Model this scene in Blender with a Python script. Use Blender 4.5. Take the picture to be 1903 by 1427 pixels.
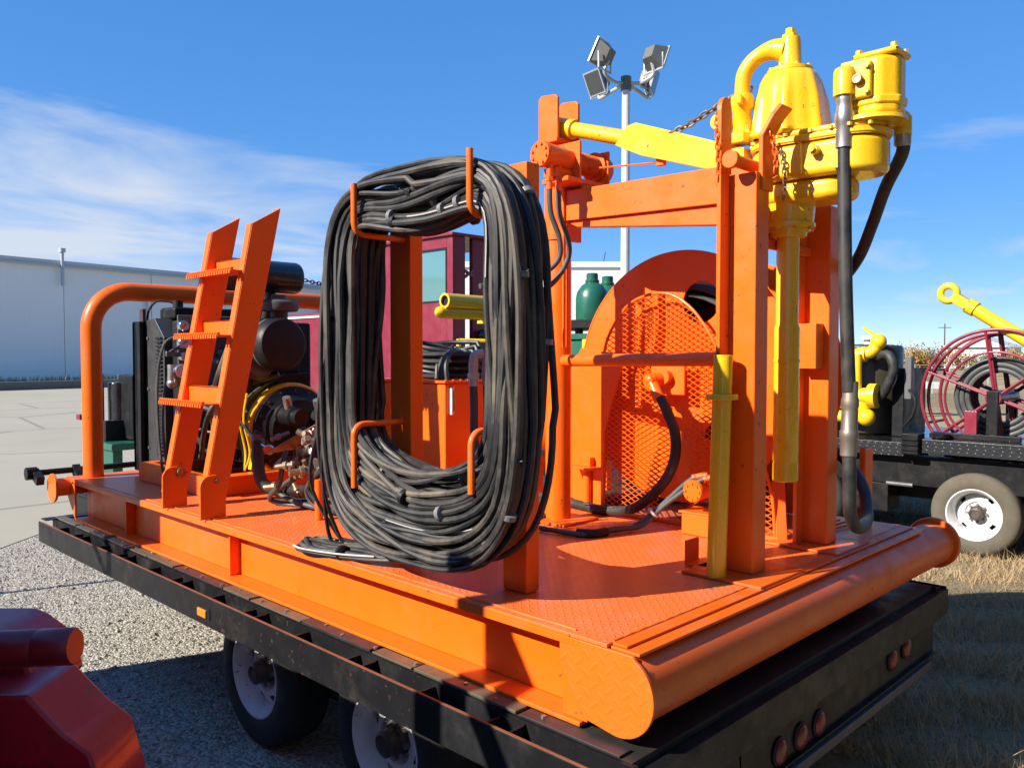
import bpy, math, random
from mathutils import Vector as V, Matrix
random.seed(7)
for o in list(bpy.data.objects): bpy.data.objects.remove(o)
scene = bpy.context.scene
COL = scene.collection
G = 1.02                      # height of the skid deck above the ground; deck frame z=0 is the deck top
rad = math.radians

# ------------------------------------------------------------------ camera
cd = bpy.data.cameras.new('camera'); cam = bpy.data.objects.new('camera', cd); COL.objects.link(cam)
cd.sensor_width = 36.0; cd.lens = 28.97; cd.clip_start = 0.05; cd.clip_end = 3000
right = V((0.7008, -0.7134, 0.0)); fwd = V((0.7129, 0.7004, -0.0349)).normalized()
right = (right - fwd*right.dot(fwd)).normalized(); up = right.cross(fwd)
cam.matrix_world = Matrix(((right.x, up.x, -fwd.x, -1.929), (right.y, up.y, -fwd.y, -1.344), (right.z, up.z, -fwd.z, 0.86+G), (0, 0, 0, 1)))
scene.camera = cam

# ------------------------------------------------------------------ light
EL, AZ = rad(33), rad(-18)     # sun elevation; direction the shadows run, from +X
sunv = V((-math.cos(AZ)*math.cos(EL), -math.sin(AZ)*math.cos(EL), math.sin(EL)))
w = bpy.data.worlds.new('World'); scene.world = w; w.use_nodes = True
wn, wl = w.node_tree.nodes, w.node_tree.links
wn.clear()
def wnode(t, **k):
    n = wn.new(t)
    for a, b in k.items(): setattr(n, a, b)
    return n
sky = wnode('ShaderNodeTexSky', sky_type='NISHITA', sun_disc=False, sun_elevation=EL, sun_rotation=math.atan2(sunv.x, sunv.y),
            altitude=200, air_density=0.5, dust_density=0.0, ozone_density=5.0)
hs = wnode('ShaderNodeHueSaturation'); hs.inputs['Hue'].default_value = 0.512; hs.inputs['Saturation'].default_value = 2.0; hs.inputs['Value'].default_value = 1.92
gmn = wnode('ShaderNodeGamma'); gmn.inputs[1].default_value = 0.38     # softer run from horizon to zenith
wl.new(sky.outputs[0], gmn.inputs[0]); wl.new(gmn.outputs[0], hs.inputs['Color'])
bg = wnode('ShaderNodeBackground'); bg.inputs[1].default_value = 0.145
wl.new(hs.outputs[0], bg.inputs[0])
# thin cirrus: streaky noise on the sky dome, thickest in one bank
tc = wnode('ShaderNodeTexCoord'); sx = wnode('ShaderNodeSeparateXYZ'); wl.new(tc.outputs['Generated'], sx.inputs[0])
def wmath(op, a, b=None, c=None):
    n = wnode('ShaderNodeMath', operation=op)
    for i, x in enumerate((a, b, c)):
        if x is None: continue
        if isinstance(x, (int, float)): n.inputs[i].default_value = x
        else: wl.new(x, n.inputs[i])
    return n.outputs[0]
zz = wmath('ADD', wmath('MAXIMUM', sx.outputs[2], 0.0), 0.10)
cx = wnode('ShaderNodeCombineXYZ'); wl.new(wmath('DIVIDE', sx.outputs[0], zz), cx.inputs[0]); wl.new(wmath('DIVIDE', sx.outputs[1], zz), cx.inputs[1])
mp = wnode('ShaderNodeMapping'); mp.inputs['Rotation'].default_value = (0, 0, rad(62)); mp.inputs['Scale'].default_value = (0.85, 1.1, 1)
wl.new(cx.outputs[0], mp.inputs[0])
nz = wnode('ShaderNodeTexNoise'); nz.inputs['Scale'].default_value = 1.1; nz.inputs['Detail'].default_value = 10; nz.inputs['Roughness'].default_value = 0.55
nz.inputs['Distortion'].default_value = 0.5
wl.new(mp.outputs[0], nz.inputs['Vector'])
def wdot(vec):
    n = wnode('ShaderNodeVectorMath', operation='DOT_PRODUCT'); n.inputs[1].default_value = vec
    nv = wnode('ShaderNodeVectorMath', operation='NORMALIZE'); wl.new(tc.outputs['Generated'], nv.inputs[0]); wl.new(nv.outputs[0], n.inputs[0]); return n.outputs['Value']
def wstep(v, a, b):
    n = wnode('ShaderNodeMapRange', interpolation_type='SMOOTHSTEP')
    wl.new(v, n.inputs[0]); n.inputs[1].default_value = a; n.inputs[2].default_value = b; return n.outputs[0]
def pixdir(x, y): return (fwd + right*((x-951.5)/1531.5) - up*((y-713.5)/1531.5)).normalized()
az_l = wnode('ShaderNodeVectorMath', operation='DOT_PRODUCT'); az_l.inputs[1].default_value = V((pixdir(60, 400).x, pixdir(60, 400).y, 0)).normalized()
hv = wnode('ShaderNodeCombineXYZ'); wl.new(sx.outputs[0], hv.inputs[0]); wl.new(sx.outputs[1], hv.inputs[1])
hn = wnode('ShaderNodeVectorMath', operation='NORMALIZE'); wl.new(hv.outputs[0], hn.inputs[0]); wl.new(hn.outputs[0], az_l.inputs[0])
band = wmath('MULTIPLY', wstep(sx.outputs[2], 0.02, 0.12), wmath('SUBTRACT', 1.0, wstep(sx.outputs[2], 0.17, 0.33)))
bank = wmath('MULTIPLY', wmath('MULTIPLY', wstep(az_l.outputs['Value'], math.cos(rad(30)), math.cos(rad(3))), band), 1.0)
bank2 = wmath('MULTIPLY', wstep(wdot(pixdir(1800, 450)), math.cos(rad(12)), math.cos(rad(2))), 0.45)
thr = wmath('SUBTRACT', 0.70, wmath('MULTIPLY', wmath('MAXIMUM', bank, bank2), 0.45))
msk = wmath('MULTIPLY', wmath('MULTIPLY', wmath('SUBTRACT', nz.outputs[0], thr), 2.7), 1.0)
cl = wnode('ShaderNodeClamp'); wl.new(msk, cl.inputs[0]); cl.inputs[2].default_value = 0.85
bg2 = wnode('ShaderNodeBackground'); bg2.inputs[0].default_value = (0.80, 0.86, 0.95, 1); bg2.inputs[1].default_value = 0.48
mx = wnode('ShaderNodeMixShader'); wl.new(cl.outputs[0], mx.inputs[0]); wl.new(bg.outputs[0], mx.inputs[1]); wl.new(bg2.outputs[0], mx.inputs[2])
wo = wnode('ShaderNodeOutputWorld'); wl.new(mx.outputs[0], wo.inputs[0])
sd = bpy.data.lights.new('sun', 'SUN'); sd.energy = 5.0; sd.angle = rad(0.53); sd.color = (1.0, 0.94, 0.84)
so = bpy.data.objects.new('sun', sd); COL.objects.link(so); so.rotation_euler = (-sunv).to_track_quat('-Z', 'Y').to_euler(); so.location = (-20, 5, 25)
scene.view_settings.view_transform = 'Standard'; scene.view_settings.look = 'None'
scene.view_settings.gamma = 1.0; scene.view_settings.use_curve_mapping = False
scene.view_settings.exposure = 0.95

# ------------------------------------------------------------------ materials
class NT:
    def __init__(s, name):
        s.m = bpy.data.materials.new(name); s.m.use_nodes = True
        s.n = s.m.node_tree.nodes; s.l = s.m.node_tree.links
        s.b = s.n['Principled BSDF']; s.tc = s.n.new('ShaderNodeTexCoord'); s.co = s.tc.outputs['Object']
    def set(s, **k):
        for a, b in k.items(): s.b.inputs[a.replace('_', ' ')].default_value = b
    def node(s, t, **k):
        n = s.n.new(t)
        for a, b in k.items(): setattr(n, a, b)
        return n
    def put(s, inp, x):
        if isinstance(x, (int, float, tuple)): inp.default_value = x
        else: s.l.new(x, inp)
    def noise(s, scale, detail=5, rough=0.55, vec=None, out=0, dist=0):
        n = s.node('ShaderNodeTexNoise'); n.inputs['Scale'].default_value = scale; n.inputs['Detail'].default_value = detail
        n.inputs['Roughness'].default_value = rough; n.inputs['Distortion'].default_value = dist
        s.l.new(vec or s.co, n.inputs['Vector']); return n.outputs[out]
    def voro(s, scale, feature='F1', vec=None, out=0):
        n = s.node('ShaderNodeTexVoronoi', feature=feature); n.inputs['Scale'].default_value = scale
        s.l.new(vec or s.co, n.inputs['Vector']); return n.outputs[out]
    def math(s, op, a, b=0.0, c=0.0):
        n = s.node('ShaderNodeMath', operation=op)
        for i, x in enumerate((a, b, c)): s.put(n.inputs[i], x)
        return n.outputs[0]
    def step(s, v, a, b, lo=0.0, hi=1.0):
        n = s.node('ShaderNodeMapRange', interpolation_type='SMOOTHSTEP')
        s.put(n.inputs[0], v)
        for i, x in enumerate((a, b, lo, hi)): n.inputs[i+1].default_value = x
        return n.outputs[0]
    def mix(s, f, a, b):
        n = s.node('ShaderNodeMix', data_type='RGBA'); s.put(n.inputs[0], f)
        for i, x in ((6, a), (7, b)):
            if isinstance(x, tuple): n.inputs[i].default_value = (*x[:3], 1)
            else: s.l.new(x, n.inputs[i])
        return n.outputs[2]
    def bump(s, h, strength=0.3, dist=0.01):
        n = s.node('ShaderNodeBump'); n.inputs['Strength'].default_value = strength; n.inputs['Distance'].default_value = dist
        s.l.new(h, n.inputs['Height']); s.l.new(n.outputs[0], s.b.inputs['Normal'])
    def color(s, x): s.put(s.b.inputs['Base Color'], (*x[:3], 1) if isinstance(x, tuple) else x)
    def rough(s, x): s.put(s.b.inputs['Roughness'], x)

def sc(c, k): return tuple(min(1, x*k) for x in c)
def paint(name, c, rough=0.32, dirt=0.12, dirtc=(0.23, 0.17, 0.12), coat=0.15, peel=0.05, spec=0.5):
    t = NT(name)
    base = t.mix(t.noise(2.3, 4), sc(c, 0.90), sc(c, 1.06))
    d = t.math('MULTIPLY', t.step(t.noise(5.5, 8, 0.68), 0.48, 0.78), dirt)
    base = t.mix(t.math('MULTIPLY', t.step(t.noise(0.9, 7, 0.7), 0.5, 0.75), 0.22), base, tuple(min(1, 0.75*x+0.10) for x in c))   # sun-faded patches
    chip = t.math('MULTIPLY', t.math('MULTIPLY', t.step(t.noise(38, 5, 0.6), 0.63, 0.67), t.step(t.noise(3.1, 4, 0.6), 0.47, 0.62)), 0.85)
    base = t.mix(chip, base, (0.09, 0.04, 0.025))
    t.color(t.mix(d, base, dirtc))
    t.rough(t.math('ADD', t.step(t.noise(9, 6, 0.6), 0.3, 0.8, rough-0.06, rough+0.16), d))
    t.set(Coat_Weight=coat, Coat_Roughness=0.12, Specular_IOR_Level=spec)
    t.bump(t.math('ADD', t.noise(95, 3), t.math('MULTIPLY', t.noise(9, 3), 2.2)), peel, 0.006)
    return t.m
def plain(name, c, rough=0.5, metal=0.0, var=0.15, bump=0.1, bscale=60, **k):
    t = NT(name); t.color(t.mix(t.noise(7, 6, 0.6), sc(c, 1-var), sc(c, 1+var)))
    t.rough(t.step(t.noise(12, 5), 0.3, 0.75, max(0.05, rough-0.1), min(1, rough+0.12))); t.set(Metallic=metal, **k)
    if bump: t.bump(t.noise(bscale, 4), bump, 0.004)
    return t.m

ORC = (0.84, 0.130, 0.005)
ORANGE = paint('orange_enamel', ORC, 0.36, 0.10, coat=0.06, spec=0.32)
ORANGE_OLD = paint('orange_enamel_scuffed', sc(ORC, 0.86), 0.38, 0.30, coat=0.06, spec=0.35)
YELLOW = paint('yellow_cast_enamel', (0.80, 0.47, 0.008), 0.26, 0.16, dirtc=(0.30, 0.17, 0.03), coat=0.4, peel=0.16)
YELLOW2 = paint('safety_yellow_enamel', (0.78, 0.52, 0.008), 0.35, 0.05)
MAROON = paint('maroon_enamel', (0.20, 0.012, 0.028), 0.38, 0.10)
CRIMSON = paint('crimson_enamel', (0.36, 0.009, 0.030), 0.32, 0.08, coat=0.4)
GREEN = paint('green_enamel', (0.012, 0.105, 0.066), 0.30, 0.08)
BLACK = paint('black_enamel', (0.009, 0.009, 0.010), 0.42, 0.30, dirtc=(0.075, 0.06, 0.045), coat=0.02, spec=0.22)
BLACKG = paint('gloss_black_enamel', (0.008, 0.008, 0.010), 0.27, 0.10, dirtc=(0.07, 0.06, 0.05), coat=0.5)
BLACKM = plain('matt_black_plastic', (0.010, 0.010, 0.0105), 0.55, Specular_IOR_Level=0.3)
GREYM = plain('grey_sheet_metal', (0.10, 0.10, 0.105), 0.45)
STEEL = plain('bare_steel', (0.36, 0.34, 0.31), 0.42, 0.85, 0.3)
CHROME = plain('chrome', (0.75, 0.75, 0.76), 0.12, 1.0, 0.05, 0.02)
BRASS = plain('dull_brass_fitting', (0.27, 0.20, 0.125), 0.5, 0.7, 0.35)
TANF = plain('worn_tan_fitting', (0.24, 0.185, 0.135), 0.6, 0.25, 0.4)
RUSTY = plain('worn_brown_steel', (0.11, 0.085, 0.07), 0.5, 0.6, 0.4)
OLIVE = plain('dark_olive_drum', (0.045, 0.037, 0.024), 0.4)
WHITEP = paint('white_wheel_paint', (0.66, 0.66, 0.64), 0.38, 0.45, dirtc=(0.20, 0.165, 0.12))
TYRE = plain('tyre_rubber', (0.017, 0.017, 0.017), 0.72, bump=0.3, bscale=40)
TYRE_DUSTY = plain('dusty_tyre_rubber', (0.095, 0.08, 0.056), 0.85, bump=0.3, bscale=40, var=0.35)
HOSE = None
def hose_mat(name, c, dust, amt):
    t = NT(name)
    d = t.math('MULTIPLY', t.step(t.noise(6, 7, 0.65), 0.36, 0.70), amt)
    t.color(t.mix(d, c, dust)); t.rough(t.math('ADD', 0.48, t.math('MULTIPLY', d, 0.4)))
    t.bump(t.noise(160, 3), 0.12, 0.002); return t.m
HOSES = [hose_mat('black_hose_rubber', (0.011, 0.0115, 0.0125), (0.075, 0.068, 0.056), 0.55),
         hose_mat('dusty_hose_rubber', (0.016, 0.0155, 0.0155), (0.14, 0.112, 0.078), 0.7),
         hose_mat('tan_stained_hose', (0.024, 0.021, 0.018), (0.20, 0.158, 0.10), 0.82)]
HOSE_GREY = hose_mat('grey_hose_rubber', (0.05, 0.052, 0.052), (0.10, 0.095, 0.085), 0.5)
HOSE_STRIPE = plain('white_hose_stripe', (0.5, 0.47, 0.44), 0.6)
TIE = plain('grey_zip_tie', (0.16, 0.165, 0.17), 0.4)
RED_LENS = plain('red_lens', (0.16, 0.006, 0.008), 0.3)
AMBER_LENS = plain('amber_lens', (0.75, 0.20, 0.01), 0.2)
GALV = plain('galvanised_steel', (0.42, 0.43, 0.43), 0.45, 0.4)
LAMPG = plain('lamp_housing_grey', (0.115, 0.115, 0.10), 0.5)
GLASSDARK = plain('lamp_glass', (0.05, 0.055, 0.06), 0.1)
GAUGEF = plain('gauge_face', (0.55, 0.55, 0.52), 0.3, bump=0)
BLUEM = plain('blue_filter', (0.03, 0.06, 0.16), 0.4)

def m_tread(name, c, cell, strength, dirt=0.18, rough=0.36, plane='xy', dirtc=(0.30, 0.16, 0.10)):
    t = NT(name); sp = t.node('ShaderNodeSeparateXYZ'); t.l.new(t.co, sp.inputs[0])
    ix, iy = {'xy': (0, 1), 'yz': (1, 2)}[plane]
    k = 0.7071/cell
    a0 = t.math('MULTIPLY', t.math('ADD', sp.outputs[ix], sp.outputs[iy]), k); b0 = t.math('MULTIPLY', t.math('SUBTRACT', sp.outputs[ix], sp.outputs[iy]), k)
    par = t.math('MODULO', t.math('ADD', t.math('ADD', t.math('FLOOR', a0), t.math('FLOOR', b0)), 1000.0), 2.0)
    fa = t.math('SUBTRACT', t.math('FRACT', a0), 0.5); fb = t.math('SUBTRACT', t.math('FRACT', b0), 0.5)
    def lerp(x, y): return t.math('ADD', t.math('MULTIPLY', x, t.math('SUBTRACT', 1.0, par)), t.math('MULTIPLY', y, par))
    p, q = lerp(fa, fb), lerp(fb, fa)
    e = t.math('ADD', t.math('POWER', t.math('DIVIDE', t.math('ABSOLUTE', p), 0.46), 2.0), t.math('POWER', t.math('DIVIDE', t.math('ABSOLUTE', q), 0.15), 2.0))
    h = t.step(e, 1.25, 0.35)
    d = t.math('MULTIPLY', t.step(t.noise(4, 8, 0.68), 0.42, 0.75), dirt)
    base = t.mix(t.noise(1.7, 4), sc(c, 0.9), sc(c, 1.07))
    base = t.mix(t.math('MULTIPLY', t.step(t.noise(70, 4, 0.7), 0.62, 0.75), 0.25*dirt/0.18), base, (0.12, 0.05, 0.03))
    t.color(t.mix(d, base, dirtc))
    t.rough(t.math('ADD', rough, t.math('MULTIPLY', t.noise(14, 5), 0.2)))
    t.set(Coat_Weight=0.2, Coat_Roughness=0.2)
    t.bump(h, strength, 0.003); return t.m
DECKM = m_tread('orange_tread_plate', (0.80, 0.145, 0.024), 0.028, 0.75, 0.42, dirtc=(0.42, 0.20, 0.12))
PLATEM = m_tread('orange_tread_end_plate', ORC, 0.042, 0.3, 0.06, plane='yz')
TREADK = m_tread('black_tread_plate', (0.02, 0.021, 0.024), 0.05, 0.9, 0.05, 0.22, plane='yz', dirtc=(0.05, 0.05, 0.05))

def m_gravel():
    t = NT('crushed_gravel'); v = t.voro(62, out=1); sh = t.node('ShaderNodeSeparateColor'); t.l.new(v, sh.inputs[0])
    c = t.mix(sh.outputs[0], (0.17, 0.155, 0.125), (0.53, 0.49, 0.42))
    c = t.mix(t.step(t.noise(0.5, 7, 0.62), 0.40, 0.62), c, t.mix(0.5, c, (0.36, 0.33, 0.28)))
    c = t.mix(t.math('MULTIPLY', t.step(t.noise(0.8, 5, 0.7), 0.56, 0.70), 0.35), c, (0.17, 0.15, 0.12))
    c = t.mix(t.math('MULTIPLY', t.step(t.noise(160, 3), 0.55, 0.7), 0.35), c, (0.10, 0.09, 0.075))
    t.color(c); t.rough(0.95); t.set(Specular_IOR_Level=0.2)
    t.bump(t.math('ADD', t.math('MULTIPLY', t.voro(62), -1.0), t.math('MULTIPLY', t.noise(3, 6), 0.7)), 0.8, 0.014); return t.m
def m_concrete():
    t = NT('worn_concrete'); c = t.mix(t.noise(0.35, 8, 0.65), (0.29, 0.265, 0.205), (0.37, 0.34, 0.27))
    c = t.mix(t.math('MULTIPLY', t.step(t.noise(1.6, 9, 0.75), 0.60, 0.70), 0.55), c, (0.19, 0.165, 0.125))
    cr = t.step(t.voro(0.17, 'DISTANCE_TO_EDGE', vec=None), 0.012, 0.004)
    t.color(t.mix(t.math('MULTIPLY', cr, 0.7), c, (0.16, 0.15, 0.12))); t.rough(0.92); t.set(Specular_IOR_Level=0.2)
    t.bump(t.noise(40, 6), 0.25, 0.01); return t.m
def m_field():
    t = NT('dry_grass_ground'); c = t.mix(t.noise(0.9, 8, 0.7), (0.155, 0.118, 0.068), (0.34, 0.275, 0.165))
    c = t.mix(t.step(t.noise(28, 6, 0.7), 0.45, 0.68), c, (0.115, 0.09, 0.055))
    c = t.mix(t.step(t.noise(0.06, 5), 0.42, 0.62), c, (0.36, 0.285, 0.16))
    t.color(c); t.rough(1.0); t.set(Specular_IOR_Level=0.1); t.bump(t.noise(22, 8, 0.7), 0.8, 0.03); return t.m
def m_corr(name, c, pitch, axis=0):
    t = NT(name); w_ = t.node('ShaderNodeTexWave', wave_type='BANDS', bands_direction='XYZ'[axis], wave_profile='SAW'); w_.inputs['Scale'].default_value = 0.314/pitch
    t.l.new(t.co, w_.inputs[0])
    t.color(t.mix(t.noise(0.25, 5), sc(c, 0.92), sc(c, 1.05))); t.rough(0.5)
    t.bump(t.step(w_.outputs[1], 0.75, 0.95), 0.3, 0.02); return t.m
GRAVEL, CONCRETE, FIELD = m_gravel(), m_concrete(), m_field()
WARE = m_corr('grey_ribbed_cladding', (0.88, 0.82, 0.73), 0.30)
WHITEB = m_corr('white_ribbed_cladding', (0.72, 0.72, 0.70), 0.45)
ROOFM = plain('roof_trim', (0.50, 0.49, 0.46), 0.5)
def m_window():
    t = NT('tinted_window_glass'); t.color((0.10, 0.22, 0.22)); t.rough(0.04); t.set(Specular_IOR_Level=1.0, Coat_Weight=1.0, Coat_Roughness=0.02); return t.m
WINDOW = m_window()
LEAF = [plain('autumn_leaf_gold', (0.34, 0.20, 0.045), 0.8, var=0.4, bump=0), plain('autumn_leaf_green', (0.11, 0.125, 0.04), 0.8, var=0.4, bump=0), plain('bare_twig_brown', (0.17, 0.125, 0.08), 0.9, var=0.3, bump=0)]
BARK = plain('bark', (0.10, 0.075, 0.055), 0.9)
STRAW = plain('dry_grass_blade', (0.40, 0.28, 0.145), 0.9, var=0.4, bump=0)
def m_pebble():
    t = NT('pebble_stone'); sh = t.node('ShaderNodeSeparateColor'); t.l.new(t.voro(45, out=1), sh.inputs[0])
    t.color(t.mix(sh.outputs[0], (0.16, 0.14, 0.115), (0.50, 0.46, 0.40))); t.rough(0.95); return t.m
PEBBLE = m_pebble()

# ------------------------------------------------------------------ mesh builder
def basis(d):
    d = V(d).normalized(); a = V((0, 0, 1)) if abs(d.z) < 0.9 else V((1, 0, 0))
    u = d.cross(a).normalized(); return u, d.cross(u).normalized(), d
def catmull(pts, k=6, closed=False):
    P = [V(p) for p in pts]; n = len(P); out = []
    for i in range(n if closed else n-1):
        g = (lambda j: P[j % n]) if closed else (lambda j: P[max(0, min(n-1, j))])
        a, b, c, d = g(i-1), g(i), g(i+1), g(i+2)
        for s in range(k):
            t = s/k
            out.append(0.5*((2*b)+(c-a)*t+(2*a-5*b+4*c-d)*t*t+(3*b-a-3*c+d)*t**3))
    if not closed: out.append(P[-1])
    return out
class M:
    def __init__(s): s.v = []; s.f = []
    def add(s, vs, fs):
        b = len(s.v); s.v += [V(p) for p in vs]; s.f += [tuple(i+b for i in f) for f in fs]; return s
    def box(s, x0, x1, y0, y1, z0, z1):
        x0, x1 = sorted((x0, x1)); y0, y1 = sorted((y0, y1)); z0, z1 = sorted((z0, z1))
        return s.add([(x0,y0,z0),(x1,y0,z0),(x1,y1,z0),(x0,y1,z0),(x0,y0,z1),(x1,y0,z1),(x1,y1,z1),(x0,y1,z1)],
                     [(0,3,2,1),(4,5,6,7),(0,1,5,4),(1,2,6,5),(2,3,7,6),(3,0,4,7)])
    def obox(s, c, ax, h):
        c = V(c); a = [V(q).normalized()*k for q, k in zip(ax, h)]
        vs = [c+a[0]*i+a[1]*j+a[2]*k for k in (-1, 1) for i, j in ((-1,-1),(1,-1),(1,1),(-1,1))]
        fl = a[0].cross(a[1]).dot(a[2]) < 0
        fs = [(0,3,2,1),(4,5,6,7),(0,1,5,4),(1,2,6,5),(2,3,7,6),(3,0,4,7)]
        return s.add(vs, [f[::-1] for f in fs] if fl else fs)
    def bar(s, p, q, w_, h_, upv=(0, 0, 1)):
        p, q = V(p), V(q); d = (q-p); u = d.cross(V(upv)).normalized(); n = u.cross(d).normalized()
        return s.obox((p+q)/2, (d, u, n), (d.length/2, w_/2, h_/2))
    def cyl(s, p, q, r, r2=None, n=20, caps=True):
        r2 = r if r2 is None else r2; p, q = V(p), V(q); u, w_, d = basis(q-p); vs = []
        for c, rr in ((p, r), (q, r2)):
            for i in range(n):
                a = 2*math.pi*i/n; vs.append(c+(u*math.cos(a)+w_*math.sin(a))*rr)
        fs = [(i, (i+1) % n, n+(i+1) % n, n+i) for i in range(n)]
        if caps: fs += [tuple(range(n))[::-1], tuple(range(n, 2*n))]
        return s.add(vs, fs)
    def lathe(s, prof, o, ax, n=24, caps=True):        # prof: (radius, along)
        o = V(o); u, w_, d = basis(ax); vs = []; k = len(prof)
        for r, t in prof:
            for i in range(n):
                a = 2*math.pi*i/n; vs.append(o+d*t+(u*math.cos(a)+w_*math.sin(a))*max(r, 1e-4))
        fs = [(j*n+i, j*n+(i+1) % n, (j+1)*n+(i+1) % n, (j+1)*n+i) for j in range(k-1) for i in range(n)]
        if caps: fs += [tuple(range(n))[::-1], tuple(range((k-1)*n, k*n))]
        return s.add(vs, fs)
    def tube(s, pts, r, n=8, closed=False, caps=True):
        P = [V(p) for p in pts]; N = len(P); T = []
        for i in range(N):
            a = P[(i-1) % N] if (closed or i > 0) else P[0]; b = P[(i+1) % N] if (closed or i < N-1) else P[-1]
            T.append((b-a).normalized())
        u, w_, _ = basis(T[0]); vs = []
        R_ = r if isinstance(r, list) else [r]*N
        for i in range(N):
            u = (u-T[i]*u.dot(T[i])).normalized(); w_ = T[i].cross(u)
            for j in range(n):
                a = 2*math.pi*j/n; vs.append(P[i]+(u*math.cos(a)+w_*math.sin(a))*R_[i])
        fs = [(i*n+j, i*n+(j+1) % n, ((i+1) % N)*n+(j+1) % n, ((i+1) % N)*n+j) for i in range(N if closed else N-1) for j in range(n)]
        if caps and not closed: fs += [tuple(range(n))[::-1], tuple(range((N-1)*n, N*n))]
        return s.add(vs, fs)
    def prism(s, poly, ax, t0, t1):                     # poly in the plane normal to axis ax ('x': y,z  'y': x,z  'z': x,y)
        mk = {'x': lambda a, b, t: (t, a, b), 'y': lambda a, b, t: (a, t, b), 'z': lambda a, b, t: (a, b, t)}[ax]
        n = len(poly); vs = [mk(a, b, t) for t in (t0, t1) for a, b in poly]
        fs = [tuple(range(n)), tuple(range(n, 2*n))[::-1]] + [(i, n+i, n+(i+1) % n, (i+1) % n) for i in range(n)]
        return s.add(vs, fs)
    def sphere(s, c, r, n=12, k=8, sz=1.0):
        return s.lathe([(r*math.sin(math.pi*i/k), -r*sz*math.cos(math.pi*i/k)) for i in range(k+1)], c, (0, 0, 1), n, False)
    def torus(s, c, ax, R_, r, n=24, k=8, a0=0, a1=2*math.pi):
        u, w_, d = basis(ax); full = abs(a1-a0-2*math.pi) < 1e-6; m = n if full else n+1
        return s.tube([V(c)+(u*math.cos(a0+(a1-a0)*i/n)+w_*math.sin(a0+(a1-a0)*i/n))*R_ for i in range(m)], r, k, full)
    def disc_holes(s, o, t, R_, holes, N=220):          # plate in the YZ plane (X from o.x to o.x+t) with round holes, polar grid with cells left out
        return s

def finish(name, m, mat, base, bevel=0.0, seg=2, smooth=True, angle=38):
    me = bpy.data.meshes.new(name); b = V(base)
    me.from_pydata([tuple(p-b) for p in m.v], [], m.f); me.update()
    import bmesh
    bm = bmesh.new(); bm.from_mesh(me); bmesh.ops.recalc_face_normals(bm, faces=bm.faces); bm.to_mesh(me); bm.free()
    if smooth:
        me.polygons.foreach_set('use_smooth', [True]*len(me.polygons))
        if not bevel: me.set_sharp_from_angle(angle=rad(angle))
    me.materials.append(mat)
    o = bpy.data.objects.new(name, me); COL.objects.link(o)
    if bevel:
        md = o.modifiers.new('bevel', 'BEVEL'); md.width = bevel; md.segments = seg; md.limit_method = 'ANGLE'; md.angle_limit = rad(40); md.harden_normals = True
    return o
BASE = {}
def tag(o, label=None, cat=None, group=None, kind=None):
    for k, x in (('label', label), ('category', cat), ('group', group), ('kind', kind)):
        if x: o[k] = x
    return o
def thing(name, label, cat, base, group=None):
    o = bpy.data.objects.new(name, None); o.empty_display_size = 0.1; COL.objects.link(o)
    o.location = (base[0], base[1], base[2]+G); BASE[o.name] = V(base); return tag(o, label, cat, group)
def part(par, name, m, mat, bevel=0.0, label=None, kind=None, **k):
    b = BASE[par.name]; o = finish(name, m, mat, b, bevel, **k); o.parent = par; BASE[o.name] = b
    return tag(o, label=label, kind=kind)
def solo(name, label, cat, m, mat, base, bevel=0.0, group=None, kind=None, **k):
    o = finish(name, m, mat, base, bevel, **k); o.location = (base[0], base[1], base[2]+G); BASE[o.name] = V(base)
    return tag(o, label, cat, group, kind)
def struct(name, m, mat, base=(0, 0, -G), **k):
    o = finish(name, m, mat, base, **k); o.location = (base[0], base[1], base[2]+G); BASE[o.name] = V(base); o['kind'] = 'structure'; return o
def copy_tree(o, loc=None, rotz=None, par=None):
    c = o.copy(); COL.objects.link(c)
    if par: c.parent = par
    if loc is not None: c.location = (loc[0], loc[1], loc[2]+G)
    if rotz is not None: c.rotation_euler.z = rotz
    for ch in list(o.children): copy_tree(ch, None, None, c)
    return c
def bolts(par, name, cs, ax, r, h, mat):                # a ring or row of bolt heads, one mesh each sharing data
    first = None
    for c in cs:
        if first is None:
            m = M().cyl(V(cs[0]), V(cs[0])+V(ax).normalized()*h, r, n=6); first = part(par, name, m, mat, smooth=False); b0 = V(c)
        else:
            o = first.copy(); COL.objects.link(o); o.parent = par; o.location = V(c)-b0
    return first
# ================================================================== THE SETTING
gz = -G
struct('ground', M().add([(-900, -900, gz-0.012), (1500, -900, gz-0.012), (1500, 1500, gz-0.012), (-900, 1500, gz-0.012)], [(0, 1, 2, 3)]), FIELD)
# gravel lot under the trailers, its right-hand border wandering into the dry grass
gp = [(-30, -30)]
for i in range(34):
    t = i/33; gp.append((0.5+1.0*t + 0.25*math.sin(i*1.9)+0.15*math.sin(i*0.7), -30+30*t+0))
gp += [(1.7, 2.0), (2.4, 6.0), (4.2, 14), (12, 24), (40, 40), (40, 70), (-60, 120)]
struct('gravel_lot', M().add([(x, y, gz-0.006) for x, y in gp], [tuple(range(len(gp)))]), GRAVEL)
# concrete apron beyond the gravel, in front of the warehouse (edge follows the joint seen at the left)
cpad = [(-40, -31), (0.42, 7.96), (0.78, 8.30), (1.9, 9.3), (6, 13.2), (22, 29), (34, 44), (26, 50.5), (2, 47.5), (-60, 40)]
struct('concrete_pavement', M().add([(x, y, gz) for x, y in cpad], [tuple(range(len(cpad)))]), CONCRETE)
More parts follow.
